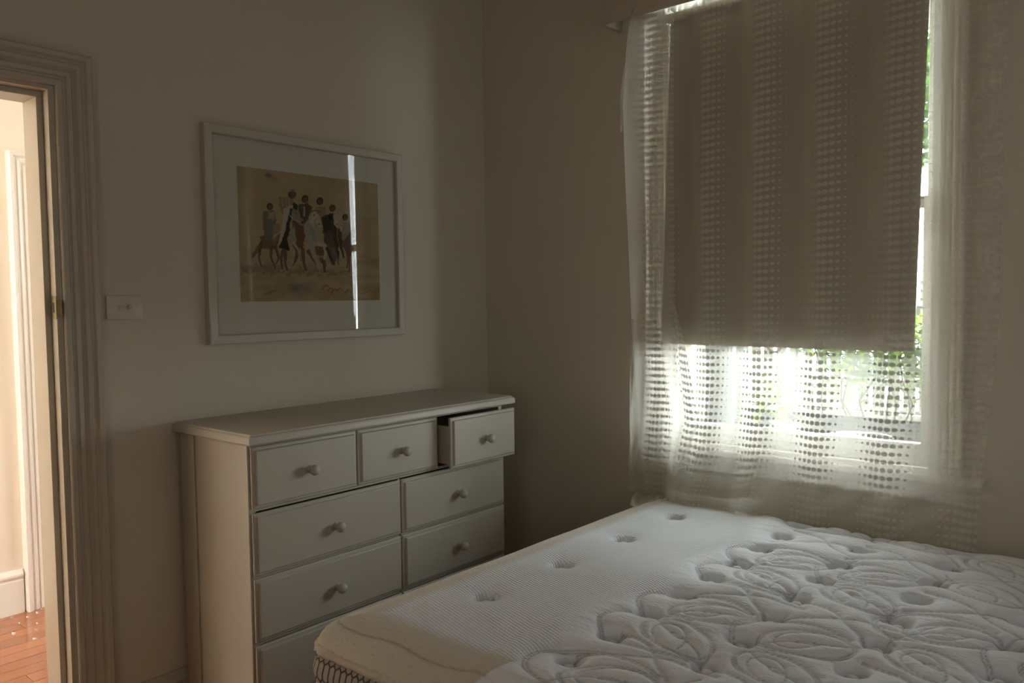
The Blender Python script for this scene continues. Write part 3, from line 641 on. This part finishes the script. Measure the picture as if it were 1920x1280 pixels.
# ------------------------------------------------------------ sheer curtains
def surf(name, fn, nu, nv, m, parent, usc=None):
    V = []; UV = []; F = []
    for i in range(nv+1):
        for j in range(nu+1):
            p, uv = fn(j/nu, i/nv); V.append(p); UV.append(uv)
    for i in range(nv):
        for j in range(nu): a = i*(nu+1)+j; F.append((a, a+1, a+nu+2, a+nu+1))
    return mesh(name, V, F, m, parent, True, UV)
pk = [-.78, -1.0, -1.21, -1.415, -1.64, -1.87, -2.14, -2.36]
def phase(y): return float(np.interp(-y, [-p for p in pk], [k*.21 for k in range(len(pk))]))
def sm(a, b, x): t = min(1, max(0, (x-a)/(b-a))); return t*t*(3-2*t)
zk = [.56, .67, .88, 1.36, 2.30, 2.62]; yr = [-2.108, -2.112, -2.122, -2.158, -2.168, -2.172]
def wide(u, v):
    z0_ = 2.62-v*(2.62-.56); y1_ = float(np.interp(z0_, zk, yr)); y_ = -.93+u*(y1_+.93)
    yt = -.93+u*(-2.172+.93)
    f = phase(yt)/.21
    amp = .016*sm(.7, 1.6, z0_)+.006
    x_ = -.092-amp*math.cos(2*math.pi*f)-.004*math.sin(2*math.pi*f*2+z0_*1.3)
    z = z0_
    x_ += .004*math.sin(z0_*5+u*9)
    # cloth rests against the sill nose and falls below it
    x_ -= .030*sm(1.15, .80, z0_)
    # left part of the hem rides up on the mattress
    k = sm(.90, .66, z0_)*sm(-1.62, -1.40, yt)*sm(-1.0, -1.16, yt)
    x_ -= .10*k; z += .10*k*sm(.78, .58, z0_)
    # swag pinched where the cloth is caught near the bed edge
    k2 = math.exp(-((yt+1.47)/.07)**2)*sm(1.0, .68, z0_); x_ -= .035*k2; z += .03*k2
    crease = .008*math.sin((z0_*1.4+yt)*42)*sm(.86, .75, z0_)*sm(-1.55, -1.75, yt)
    x_ += crease
    # drag lines from the lower right of the sill
    row = z0_+.006*math.cos(2*math.pi*f+.8)*sm(1.2, 2.0, z0_)
    return (x_, y_, z), (phase(yt)+.0, row)
c1 = empty('sheer_curtain', (-.09, -1.55, 2.6), label='wide sheer dotted curtain hanging across the window down behind the mattress', category='curtain')
surf('curtain_cloth', wide, 200, 150, M['sheer'], c1)
zz = [.655, .66, .70, .75, .85, .975, 1.10, 1.2, 1.36, 1.9, 2.2, 2.4, 2.62]
yl = [-.905, -.903, -.897, -.891, -.889, -.887, -.893, -.895, -.885, -.862, -.854, -.872, -.905]
yR = [-1.120, -1.125, -1.135, -1.142, -1.150, -1.165, -1.135, -1.11, -1.083, -1.080, -1.079, -1.078, -1.078]
def gath(u, v):
    if v < .86:
        z = 2.62-(v/.86)*(2.62-.668); a = float(np.interp(z, zz, yl)); b_ = float(np.interp(z, zz, yR)); f = .018*sm(1.5, .8, z)+.006
        y_ = a+u*(b_-a)
        x_ = -.118-f*math.sin(u*9.5+.8*math.sin(z*3))-.010*math.sin(u*23+z*2)*sm(1.2, .7, z)
        if z < .9: x_ -= .02*sm(.9, .66, z)
        return (x_, y_, z), (u*.34+.05, z)
    t = (v-.86)/.14; z = .668+.006*math.sin(u*17)+.012*math.sin(t*math.pi)*math.sin(u*12+1)**2
    a, b_ = -.905, -1.122
    y_ = a+u*(b_-a); x_ = -.118-.006*math.sin(u*9.5+.8*math.sin(2.0))-.02-.018*math.sin(u*9.5)
    yy = y_+t*(-.11+.12*u); xx = x_-t*(.20-.13*u)
    dz = -.05*sm(-1.02, -.90, yy)*t
    return (xx, yy, z+.004+dz), (u*.34+.05, .668-t*.15)
c2 = empty('sheer_curtain', (-.12, -.98, 2.6), label='gathered narrow sheer curtain bunched at the left of the window', category='curtain')
surf('curtain_cloth', gath, 60, 150, M['sheer'], c2)
def strip(L, Rr, x, du, name='turned_fold'):
    ya = np.array(L); yb = np.array(Rr); zmax = max(ya[0, 1], yb[0, 1])
    def f(u, v):
        i = v*(len(ya)-1); k = min(int(i), len(ya)-2); t = i-k; p = ya[k]*(1-t)+ya[k+1]*t; q = yb[k]*(1-t)+yb[k+1]*t
        r = p*(1-u)+q*u; xx = x-.016*math.sin(math.pi*u)*math.sin(math.pi*min(v*1.2, 1))-.006*math.sin(v*9+u*4)
        return (xx, r[0], r[1]), (du+u*.07, r[1]+u*.01+.013)
    return surf(name, f, 10, 70, M['sheer'], c2)
strip([(-1.081, 1.44), (-1.103, 1.278), (-1.117, 1.115), (-1.125, .963), (-1.098, .847), (-1.069, .677)], [(-1.083, 1.44), (-1.133, 1.258), (-1.17, 1.098), (-1.194, .979), (-1.172, .856), (-1.147, .679)], -.135, .17)
strip([(-1.194, .979), (-1.150, .90), (-1.115, .84), (-1.10, .78), (-1.085, .72), (-1.06, .675)], [(-1.196, .975), (-1.168, .89), (-1.13, .82), (-1.118, .76), (-1.105, .71), (-1.085, .675)], -.155, .02)
strip([(-.903, 1.36), (-.894, 1.145), (-.885, .93), (-.891, .78), (-.893, .716), (-.906, .665)], [(-.904, 1.36), (-.912, 1.150), (-.932, .935), (-.922, .79), (-.912, .73), (-.909, .665)], -.135, .05)
strip([(-.905, 2.56), (-.885, 2.42), (-.868, 2.30), (-.856, 2.20), (-.853, 2.1)], [(-.925, 2.56), (-.898, 2.42), (-.874, 2.30), (-.858, 2.20), (-.855, 2.1)], -.133, .1)

# ------------------------------------------------------------ mattress
BX0, BX1, BY0, BY1 = -1.745, -.118, -.975, -3.02   # plan
ZT, ZP = .684, .620
TX = [-.215-.1635*k for k in range(9)]
rowsY = [-1.610, -1.848, -2.090, -2.325, -2.565]
bed = empty('mattress', ((BX0+BX1)/2, -2.0, .52), label='white quilted pillow-top mattress with button tufts filling the near corner', category='mattress')
tufts = [(TX[k], -1.222) for k in (1, 3, 5, 7)]+[(x, y) for y in rowsY for x in TX if x > BX0+.15]
tufts += [(x, y) for y in (-2.80,) for x in TX[1::2]]
# quilting stitch lines
curves = []
def ellc(cx, cy, a, b_, ang, t0=0, t1=2*math.pi, sq=0):
    n = max(8, int((a+b_)*math.pi*abs(t1-t0)/(2*math.pi)/.0022)); T = np.linspace(t0, t1, n); x = a*np.cos(T)*(1-sq*np.cos(T)*.0); y = b_*np.sin(T)*(1-sq*np.cos(T))
    c, s = math.cos(ang), math.sin(ang); return np.stack([cx+x*c-y*s, cy+x*s+y*c], 1)
def bez(P_):
    P_ = np.array(P_, float); out = []
    for i in range(len(P_)-1):
        p0 = P_[max(i-1, 0)]; p1 = P_[i]; p2 = P_[i+1]; p3 = P_[min(i+2, len(P_)-1)]; n = max(3, int(np.hypot(*(p2-p1))/.0022)); T = np.linspace(0, 1, n)[:, None]
        out.append(.5*((2*p1)+(-p0+p2)*T+(2*p0-5*p1+4*p2-p3)*T**2+(-p0+3*p1-3*p2+p3)*T**3))
    return np.concatenate(out)
dbl = lambda cx, cy, a, b_, ang: [ellc(cx, cy, a, b_, ang), ellc(cx, cy, a-.0065, b_-.0065, ang)]
Yc = -math.pi/2
for r, yrow in enumerate(rowsY):
    yc = yrow-.125
    base = [-.02, -.167, -.606, -.795, -1.112, -1.285, -1.56] if r == 0 else [-.04, -.226, -.609, -.790, -1.14, -1.305, -1.60] if r == 1 else [-.10, -.324, -.568, -.901, -1.086, -1.39, -1.60]
    if r >= 3: base = [b_-.05*(r-2) for b_ in base]
    sgns = [1, -1, 1, -1, 1, -1, 1] if r < 2 else [1, -1, -1, 1, -1, 1, -1]
    for xc, sg in zip(base, sgns):
        if xc < BX0+.14 or xc > BX1-.03: continue
        an = Yc+sg*.42
        curves += dbl(xc, yc, .104, .066, an)
        curves.append(ellc(xc+.010*sg, yc+.012, .064, .036, an+.5*sg, .3, 5.2, .2)); curves.append(ellc(xc, yc, .021, .0075, an))
        # loop that swings round the neighbouring tuft
        if r == 0 or sg > 0:
            k_ = .19 if r == 0 else .165
            curves.append(bez([(xc+sg*.075, yc-.07), (xc+sg*.098, yc+.02), (xc+sg*.085, yc+.12), (xc+sg*.02, yc+k_), (xc-sg*.055, yc+.165 if r == 0 else yc+.14), (xc-sg*.08, yc+.09), (xc-sg*.078, yc+.01)]))
            curves.append(bez([(xc+sg*.083, yc-.07), (xc+sg*.106, yc+.02), (xc+sg*.092, yc+.125), (xc+sg*.02, yc+k_+.0075), (xc-sg*.06, yc+.172 if r == 0 else yc+.147), (xc-sg*.087, yc+.09)]))
        # spine through the almond
        curves.append(bez([(xc-sg*.10, yc+.11), (xc-sg*.03, yc+.055), (xc, yc), (xc+sg*.035, yc-.07), (xc+sg*.12, yc-.14)]))
    for i in range(len(base)-1):
        a, c = base[i], base[i+1]
        if abs(a-c) > .24:
            m_ = (a+c)/2
            for d in (0, .007):
                curves.append(bez([(m_-.07+d, yc+.13), (m_-.02+d, yc+.03), (m_+.025+d, yc-.06), (m_+.01+d, yc-.16)]))
                curves.append(bez([(m_+.09+d, yc+.12), (m_+.05+d, yc+.02), (m_-.03+d, yc-.05), (m_-.09+d, yc-.13)]))
# grid: fine where the camera sees it
xs = np.arange(BX0, BX1+1e-6, .0036); xs[-1] = BX1
ys = np.concatenate([np.arange(BY0, -2.46, -.0036), np.arange(-2.46, BY1, -.012), [BY1]])
X, Y = np.meshgrid(xs, ys)
Dm = np.full(X.shape, .05)
def near(P_, R_=.03):
    for x, y in P_:
        if not (BX0 < x < BX1) or y < -2.46 or y > BY0: continue
        i0 = int((BY0-(y+R_))/.0036); i1 = int((BY0-(y-R_))/.0036)+2; j0 = int((x-R_-BX0)/.0036); j1 = int((x+R_-BX0)/.0036)+2
        i0, j0 = max(i0, 0), max(j0, 0); sl = (slice(i0, i1), slice(j0, j1))
        Dm[sl] = np.minimum(Dm[sl], np.hypot(X[sl]-x, Y[sl]-y))
for c in curves: near(c[::2])
# rounded rectangle distance
def rrd(X, Y, r=.075):
    cx, cy = (BX0+BX1)/2, (BY0+BY1)/2; qx = np.abs(X-cx)-(BX1-BX0)/2+r; qy = np.abs(Y-cy)-(BY0-BY1)/2+r
    return -(np.hypot(np.maximum(qx, 0), np.maximum(qy, 0))+np.minimum(np.maximum(qx, qy), 0)-r)
D = rrd(X, Y)
# snap outside points onto the border
eps = 1e-4; gx = (rrd(X+eps, Y)-D)/eps; gy = (rrd(X, Y+eps)-D)/eps; out = D < 0
X = np.where(out, X-gx*D, X); Y = np.where(out, Y-gy*D, Y); D = np.maximum(D, 0)
e = np.clip(D/.15, 0, 1); Z = ZP+(ZT-ZP)*np.power(1-np.power(1-e, 2.6), .62)
Z += .004*np.sin(X*4+1)*np.sin(Y*3.1)*e+.002*np.sin(X*17+Y*9)*e
quilt = np.clip((-1.50-Y+.03*np.cos((X+.3)*2*np.pi/.5))/.05, 0, 1)
puff = 1-np.exp(-Dm/.011); inq = np.clip((-1.46-Y)/.02, 0, 1)
Z += inq*(.0095*puff-.0045)+0
# drawn-in wrinkles pulling between the tufts
wr = vnoise(X*1000*2.6+Y*700, Y*1000*.6, 40, 21)-.5; Z += .0022*wr*quilt*e
for tx, ty in tufts:
    r_ = np.hypot(X-tx, Y-ty); big = ty > -1.3
    Z -= .044*np.exp(-(r_/.0300)**4.5)+.015*np.exp(-(r_/.058)**2)
# perimeter stitch line on the plain border
ring = np.abs(D-.055-.006*np.sin(Y*24)*(X < BX0+.2)-.005*np.sin(X*31)); Z -= .003*np.exp(-(ring/.004)**2)
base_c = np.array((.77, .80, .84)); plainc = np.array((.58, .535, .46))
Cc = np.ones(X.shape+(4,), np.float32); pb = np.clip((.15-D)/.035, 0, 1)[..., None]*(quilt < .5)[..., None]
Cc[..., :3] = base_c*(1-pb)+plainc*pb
thread = (np.exp(-(Dm/.0021)**2)*inq)[..., None]*.8; rs = (np.exp(-(ring/.0022)**2)*(1-quilt))[..., None]*.55
Cc[..., :3] = Cc[..., :3]*(1-thread)+np.array((.20, .20, .21))*thread; Cc[..., :3] = Cc[..., :3]*(1-rs)+np.array((.18, .13, .09))*rs
Cc[..., 3] = (1-quilt)*np.clip((D-.11)/.03, 0, 1)
ny_, nx_ = X.shape; idx = np.arange(ny_*nx_).reshape(ny_, nx_); F = np.stack([idx[:-1, :-1], idx[1:, :-1], idx[1:, 1:], idx[:-1, 1:]], -1).reshape(-1, 4)
me = bpy.data.meshes.new('quilted_top'); co = np.stack([X, Y, Z], -1).reshape(-1, 3).astype(np.float32)
me.vertices.add(len(co)); me.vertices.foreach_set('co', co.ravel()); me.loops.add(F.size); me.loops.foreach_set('vertex_index', F.ravel().astype(np.int32))
me.polygons.add(len(F)); me.polygons.foreach_set('loop_start', np.arange(0, F.size, 4, dtype=np.int32)); me.polygons.foreach_set('use_smooth', np.ones(len(F), bool))
me.update(calc_edges=True); me.materials.append(M['ticking'])
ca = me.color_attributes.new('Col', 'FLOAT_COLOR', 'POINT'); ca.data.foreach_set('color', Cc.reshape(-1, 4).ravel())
me.validate()
top = bpy.data.objects.new('quilted_top', me); COL.objects.link(top); top.parent = bed; top.matrix_parent_inverse = Matrix.Translation(-Vector(bed.location))
# tuft buttons
b0 = None
for tx, ty in tufts:
    zt_ = .684-.0265
    if b0 is None:
        b0 = B().lathe((0, 0, 0), (0, 0, 1), [(.003, -.022), (.004, -.012), (.0125, -.004), (.0142, 0), (.0134, .0045), (.010, .008), (.005, .0098), (.0005, .0102)], 20).build('tuft_button', M['button']); shade_auto(b0, 70); o = b0
    else: o = b0.copy(); COL.objects.link(o)
    o.parent = bed; o.matrix_parent_inverse = Matrix.Translation(-Vector(bed.location)); o.location = (tx, ty, zt_-.003)
# border outline as a path
def outline(inset, n=26, r=.075):
    x0, x1, y0, y1 = BX0+inset, BX1-inset, BY1+inset, BY0-inset; r = max(r-inset, .02); P_ = []
    for cx, cy, a0 in ((x1-r, y1-r, 0), (x0+r, y1-r, 90), (x0+r, y0+r, 180), (x1-r, y0+r, 270)):
        for k in range(n+1): a = math.radians(a0+90*k/n); P_.append((cx+r*math.cos(a), cy+r*math.sin(a)))
    Q = []                                       # resample evenly
    P_ = np.array(P_+[P_[0]]); d = np.r_[0, np.cumsum(np.hypot(*np.diff(P_, axis=0).T))]; n_ = int(d[-1]/.012); s = np.linspace(0, d[-1], n_, endpoint=False)
    return np.stack([np.interp(s, d, P_[:, 0]), np.interp(s, d, P_[:, 1])], 1), s
def ringmesh(name, prof, m, jitter=0, closedprof=True):
    loops_ = []; UV = []; base_, s = outline(0)
    nrm = np.roll(base_, -1, 0)-np.roll(base_, 1, 0); nrm = np.stack([nrm[:, 1], -nrm[:, 0]], 1); nrm /= np.hypot(*nrm.T)[:, None]
    V = []; F = []; n = len(prof); N_ = len(base_); L_ = 0; vv_ = [0]
    for k in range(1, n): vv_.append(vv_[-1]+math.hypot(prof[k][0]-prof[k-1][0], prof[k][1]-prof[k-1][1]))
    for i in range(N_):
        for k, (o_, z) in enumerate(prof):
            j = jitter*(rng.random()-.5) if jitter else 0; V.append((base_[i, 0]+nrm[i, 0]*(o_+j), base_[i, 1]+nrm[i, 1]*(o_+j), z+(jitter*(rng.random()-.5) if jitter else 0))); UV.append((s[i], vv_[k]))
    for i in range(N_):
        for k in range(n if closedprof else n-1):
            F.append((i*n+k, i*n+(k+1) % n, ((i+1) % N_)*n+(k+1) % n, ((i+1) % N_)*n+k))
    return mesh(name, V, F, m, bed, True, UV)
circ = lambda o_, z, r, n=10: [(o_+r*math.cos(2*math.pi*k/n), z+r*math.sin(2*math.pi*k/n)) for k in range(n)]
ringmesh('piping', circ(-.003, .612, .0115, 12), M['piping'], .006)
ringmesh('side_panel', [(-.012, .605), (-.004, .600), (.006, .585), (.012, .565), (.011, .545), (.004, .530), (-.004, .522)], M['side'], 0, False)
ringmesh('piping', circ(-.002, .517, .008, 10), M['piping'], .002)
ringmesh('lower_panel', [(-.006, .512), (.002, .506), (.003, .498), (.001, .491), (-.01, .4865), (-.3, .4865)], M['side'], 0, False)
bb = empty('bed_base', ((BX0+BX1)/2, -2.0, 0), label='black bed base under the white mattress', category='bed base')
x0, x1, y0, y1 = BX0+.0, BX1-.0, BY1+.01, BY0-.0
def rect_r(x0, x1, y0, y1, r, z, n=8):
    P_ = []
    for cx, cy, a0 in ((x1-r, y1-r, 0), (x0+r, y1-r, 90), (x0+r, y0+r, 180), (x1-r, y0+r, 270)):
        for k in range(n+1): a = math.radians(a0+90*k/n); P_.append((cx+r*math.cos(a), cy+r*math.sin(a), z))
    return P_
shade_auto(B().loops([rect_r(x0, x1, y0, y1, .07, z) if False else rect_r(x0+i, x1-i, y0+i, y1-i, .07, z) for i, z in ((.006, .12), (0, .13), (-.006, .30), (-.008, .470), (-.004, .482), (.004, .4855), (.012, .486), (.05, .486))]).build('base_body', M['base_black'], bb), 50)
for x in (x0+.12, x1-.12):
    for y in (y0+.15, y1-.15): B().lathe((x, y, 0), (0, 0, 1), [(.022, 0), (.026, .06), (.03, .122)], 16).build('leg', M['black'], bb)

# ------------------------------------------------------------ outside
S(B().box(.25, 14, -9, 9, -.5, -.02).build('ground', M['paver']))
S(B().box(.25, 2.2, -6, 5, 2.95, 3.05).build('ceiling', M['picket']))  # unseen verandah roof, added to keep sky light off the fence
gb = S(B().box(1.45, 3.12, -4.5, 3, -.02, .44).build('garden_bed', M['soil']))
fn = empty('picket_fence', (3.05, -.5, .44), label='white painted picket fence beyond the garden bed outside the window', category='fence')
for z, h in ((.585, .07), (.815, .045), (1.30, .07)): B().cbox(3.02, 3.06, -3.6, 2.2, z, z+h, .003).build('rail', M['picket'], fn)
B().cbox(2.955, 2.994, -3.6, 2.2, .44, .60, .003).build('shade_board', M['post'], fn); B().cbox(2.925, 2.996, -3.6, 2.2, .60, .635, .003).build('capping', M['upvc'], fn)  # dark board stands for shade below the capping; pale capping for a sunlit ledge
pkt = None
for k in range(32):
    yy = 1.05-k*.0985
    if pkt is None:
        pkt = B().loops([[(0, -.036, z0), (0, .036, z0), (.018, .036, z0), (.018, -.036, z0)] for z0 in (-.0, 1.1)]+[[(0, -.002, 1.145), (0, .002, 1.145), (.018, .002, 1.145), (.018, -.002, 1.145)]]).build('picket', M['picket']); o = pkt
    else: o = pkt.copy(); COL.objects.link(o)
    o.parent = fn; o.matrix_parent_inverse = Matrix.Translation(-Vector(fn.location)); o.location = (2.998, yy, .44)
vp = empty('verandah_post', (2.0, -.26, .4), label='slate grey square post outside at the left of the window view', category='post')
shade_auto(B().cbox(1.95, 2.05, -.318, -.218, -.02, 3.2, .004).build('post_shaft', M['post'], vp), 30)
shade_auto(B().cbox(1.93, 2.07, -.338, -.198, .44, .60, .006).build('post_plinth', M['post'], vp), 30)
shade_auto(B().lathe((1.93, -.345, .44), (0, 0, 1), [(.012, 0), (.012, 2.6)], 10).build('drain_pipe', M['post'], vp), 30)
dp = empty('dark_shed_panel', (2.5, 0, .4), label='dark grey boarded panel left of the grey post outside', category='panel')
for k in range(6): B().cbox(2.42, 2.45, -.20+k*.085+.001, -.20+(k+1)*.085-.001, .44, 2.6, .004).build('board', M['post'], dp)

def leaves(name, pts, size, m, parent, seed=0, kind=None):
    r = np.random.default_rng(seed); V = []; F = []
    for c, up in pts:
        a = r.random()*6.28; el = r.normal(.1, .45); L_ = size*(.7+.6*r.random()); w = L_*.32
        d = np.array([math.cos(a)*math.cos(el), math.sin(a)*math.cos(el), math.sin(el)+.2*up]); d /= np.linalg.norm(d); s = np.cross(d, (r.normal(0, .3), r.normal(0, .3), 1)); s /= np.linalg.norm(s); n = np.cross(s, d)
        c = np.array(c); k = len(V)
        V += [c, c+d*L_*.4+s*w-n*.1*w, c+d*L_*.45+n*w*.15, c+d*L_*.4-s*w-n*.1*w, c+d*L_-n*L_*.12]
        F += [(k, k+1, k+2), (k, k+2, k+3), (k+1, k+4, k+2), (k+2, k+4, k+3)]
    o = mesh(name, V, F, m, parent, True)
    if kind: o['kind'] = kind
    return o
# dense shrub along the right of the fence
shr = empty('garden_shrub', (2.75, -1.25, .44), label='leafy green shrub in front of the right part of the picket fence', category='shrub')
pts = []
while len(pts) < 3600:
    y = rng.uniform(-1.75, -.42); z = rng.uniform(.72, 1.30); x = min(2.84, max(2.5, 2.70+rng.normal(0, .07)))
    lo = .96-.16*sm(-.8, -1.5, y)+.12*math.sin(y*9)*.5; lo += .10*sm(-.85, -.5, y)
    if z < lo and rng.random() > .06: continue
    if z > 1.35+.12*math.sin(y*5): continue
    pts.append(((x, y, z), .3))
leaves('foliage', pts, .055, M['leaf'], shr, 3, 'stuff')
sb_ = B()
for k in range(16):
    y = rng.uniform(-2.1, -.6); x = 2.74+rng.normal(0, .05); P_ = [(x, y, .43)]; 
    for q in range(5): P_.append((P_[-1][0]+rng.normal(0, .03), P_[-1][1]+rng.normal(0, .05), P_[-1][2]+.15))
    sb_.tube(P_, lambda t: .007*(1-.6*t)+.001, 6)
o = sb_.build('branches', M['bark'], shr, True); o['kind'] = 'stuff'
# two young plants with big leaves
def rosette(x, y, z0, h, n, L, label, seed):
    r = np.random.default_rng(seed); e_ = empty('young_plant', (x, y, z0), label=label, category='plant')
    B().tube([(x, y, z0-.01), (x+.01, y+.005, z0+h*.5), (x, y, z0+h)], lambda t: .007-.004*t, 8).build('stem', M['bark'], e_, True)
    for k in range(n):
        a = k*2.4+r.random(); f = .55+.45*k/n; c = Vector((x, y, z0+h*f)); el = -.25+.75*k/n; le = L*(.8+.4*r.random()); V = []; m_ = 7
        d = Vector((math.cos(a), math.sin(a), 0)); s = Vector((-d.y, d.x, 0))
        for i in range(m_):
            t = i/(m_-1); w = le*.17*math.sin(math.pi*min(.97, t*.93+.05))**.8; p = c+d*le*t*math.cos(el)+Vector((0, 0, le*(math.sin(el)*t-.45*t*t)))
            V += [p+s*w+Vector((0, 0, .004)), p-Vector((0, 0, .003)), p-s*w+Vector((0, 0, .004))]
        F = []
        for i in range(m_-1): F += [(3*i, 3*i+1, 3*i+4, 3*i+3), (3*i+1, 3*i+2, 3*i+5, 3*i+4)]
        mesh('leaf', V, F, M['leaf'], e_, True)
rosette(2.12, -.44, .44, .47, 14, .15, 'young large-leaved plant in front of the grey post', 1)
rosette(2.1, -.60, .44, .46, 16, .15, 'bushy young plant with drooping leaves between the grey post and the shrub', 2)
rosette(2.3, -.50, .44, .60, 9, .10, 'taller thin plant behind the two pots against the fence pickets', 5)
def pot(x, y, z, R_, h, m, label, name='garden_pot'):
    e_ = empty(name, (x, y, z), label=label, category='pot')
    shade_auto(B().lathe((x, y, z), (0, 0, 1), [(R_*.68, 0), (R_*.72, .004), (R_*.93, h*.85), (R_*1.0, h*.88), (R_*1.0, h), (R_*.93, h), (R_*.90, h*.86), (R_*.86, h*.8)], 36).build('pot_body', m, e_), 40)
    B().lathe((x, y, z), (0, 0, 1), [(R_*.85, h*.70), (R_*.88, h*.8), (.001, h*.83)], 36).build('potting_soil', M['soil'], e_)
pot(1.95, -.68, .44, .092, .235, M['pot_white'], 'small white bowl pot outside below the young plants')
pot(1.95, -1.12, .44, .185, .19, M['pot_white'], 'wide pale basin pot outside in front of the shrub')
pot(2.05, -.02, .44, .07, .26, M['terra'], 'small terracotta pot outside at the far left of the window view')
# tree beyond the fence seen past the blind
tr = empty('garden_tree', (6.2, -1.2, 0), label='tall green tree beyond the fence seen past the right edge of the blind', category='tree')
pts = []
for _ in range(5200):
    v = rng.normal(0, 1, 3); v /= np.linalg.norm(v); r = rng.random()**.4; pts.append(((6.2+v[0]*1.1*r, -1.3+v[1]*1.3*r, 3.55+v[2]*1.15*r), .1))
leaves('foliage', pts, .16, M['leaf_dark'], tr, 7, 'stuff')
o = B().tube([(6.2, -1.2, -.05), (6.25, -1.25, 1.5), (6.15, -1.2, 3.2)], lambda t: .11-.06*t, 10).build('trunk', M['bark'], tr, True)
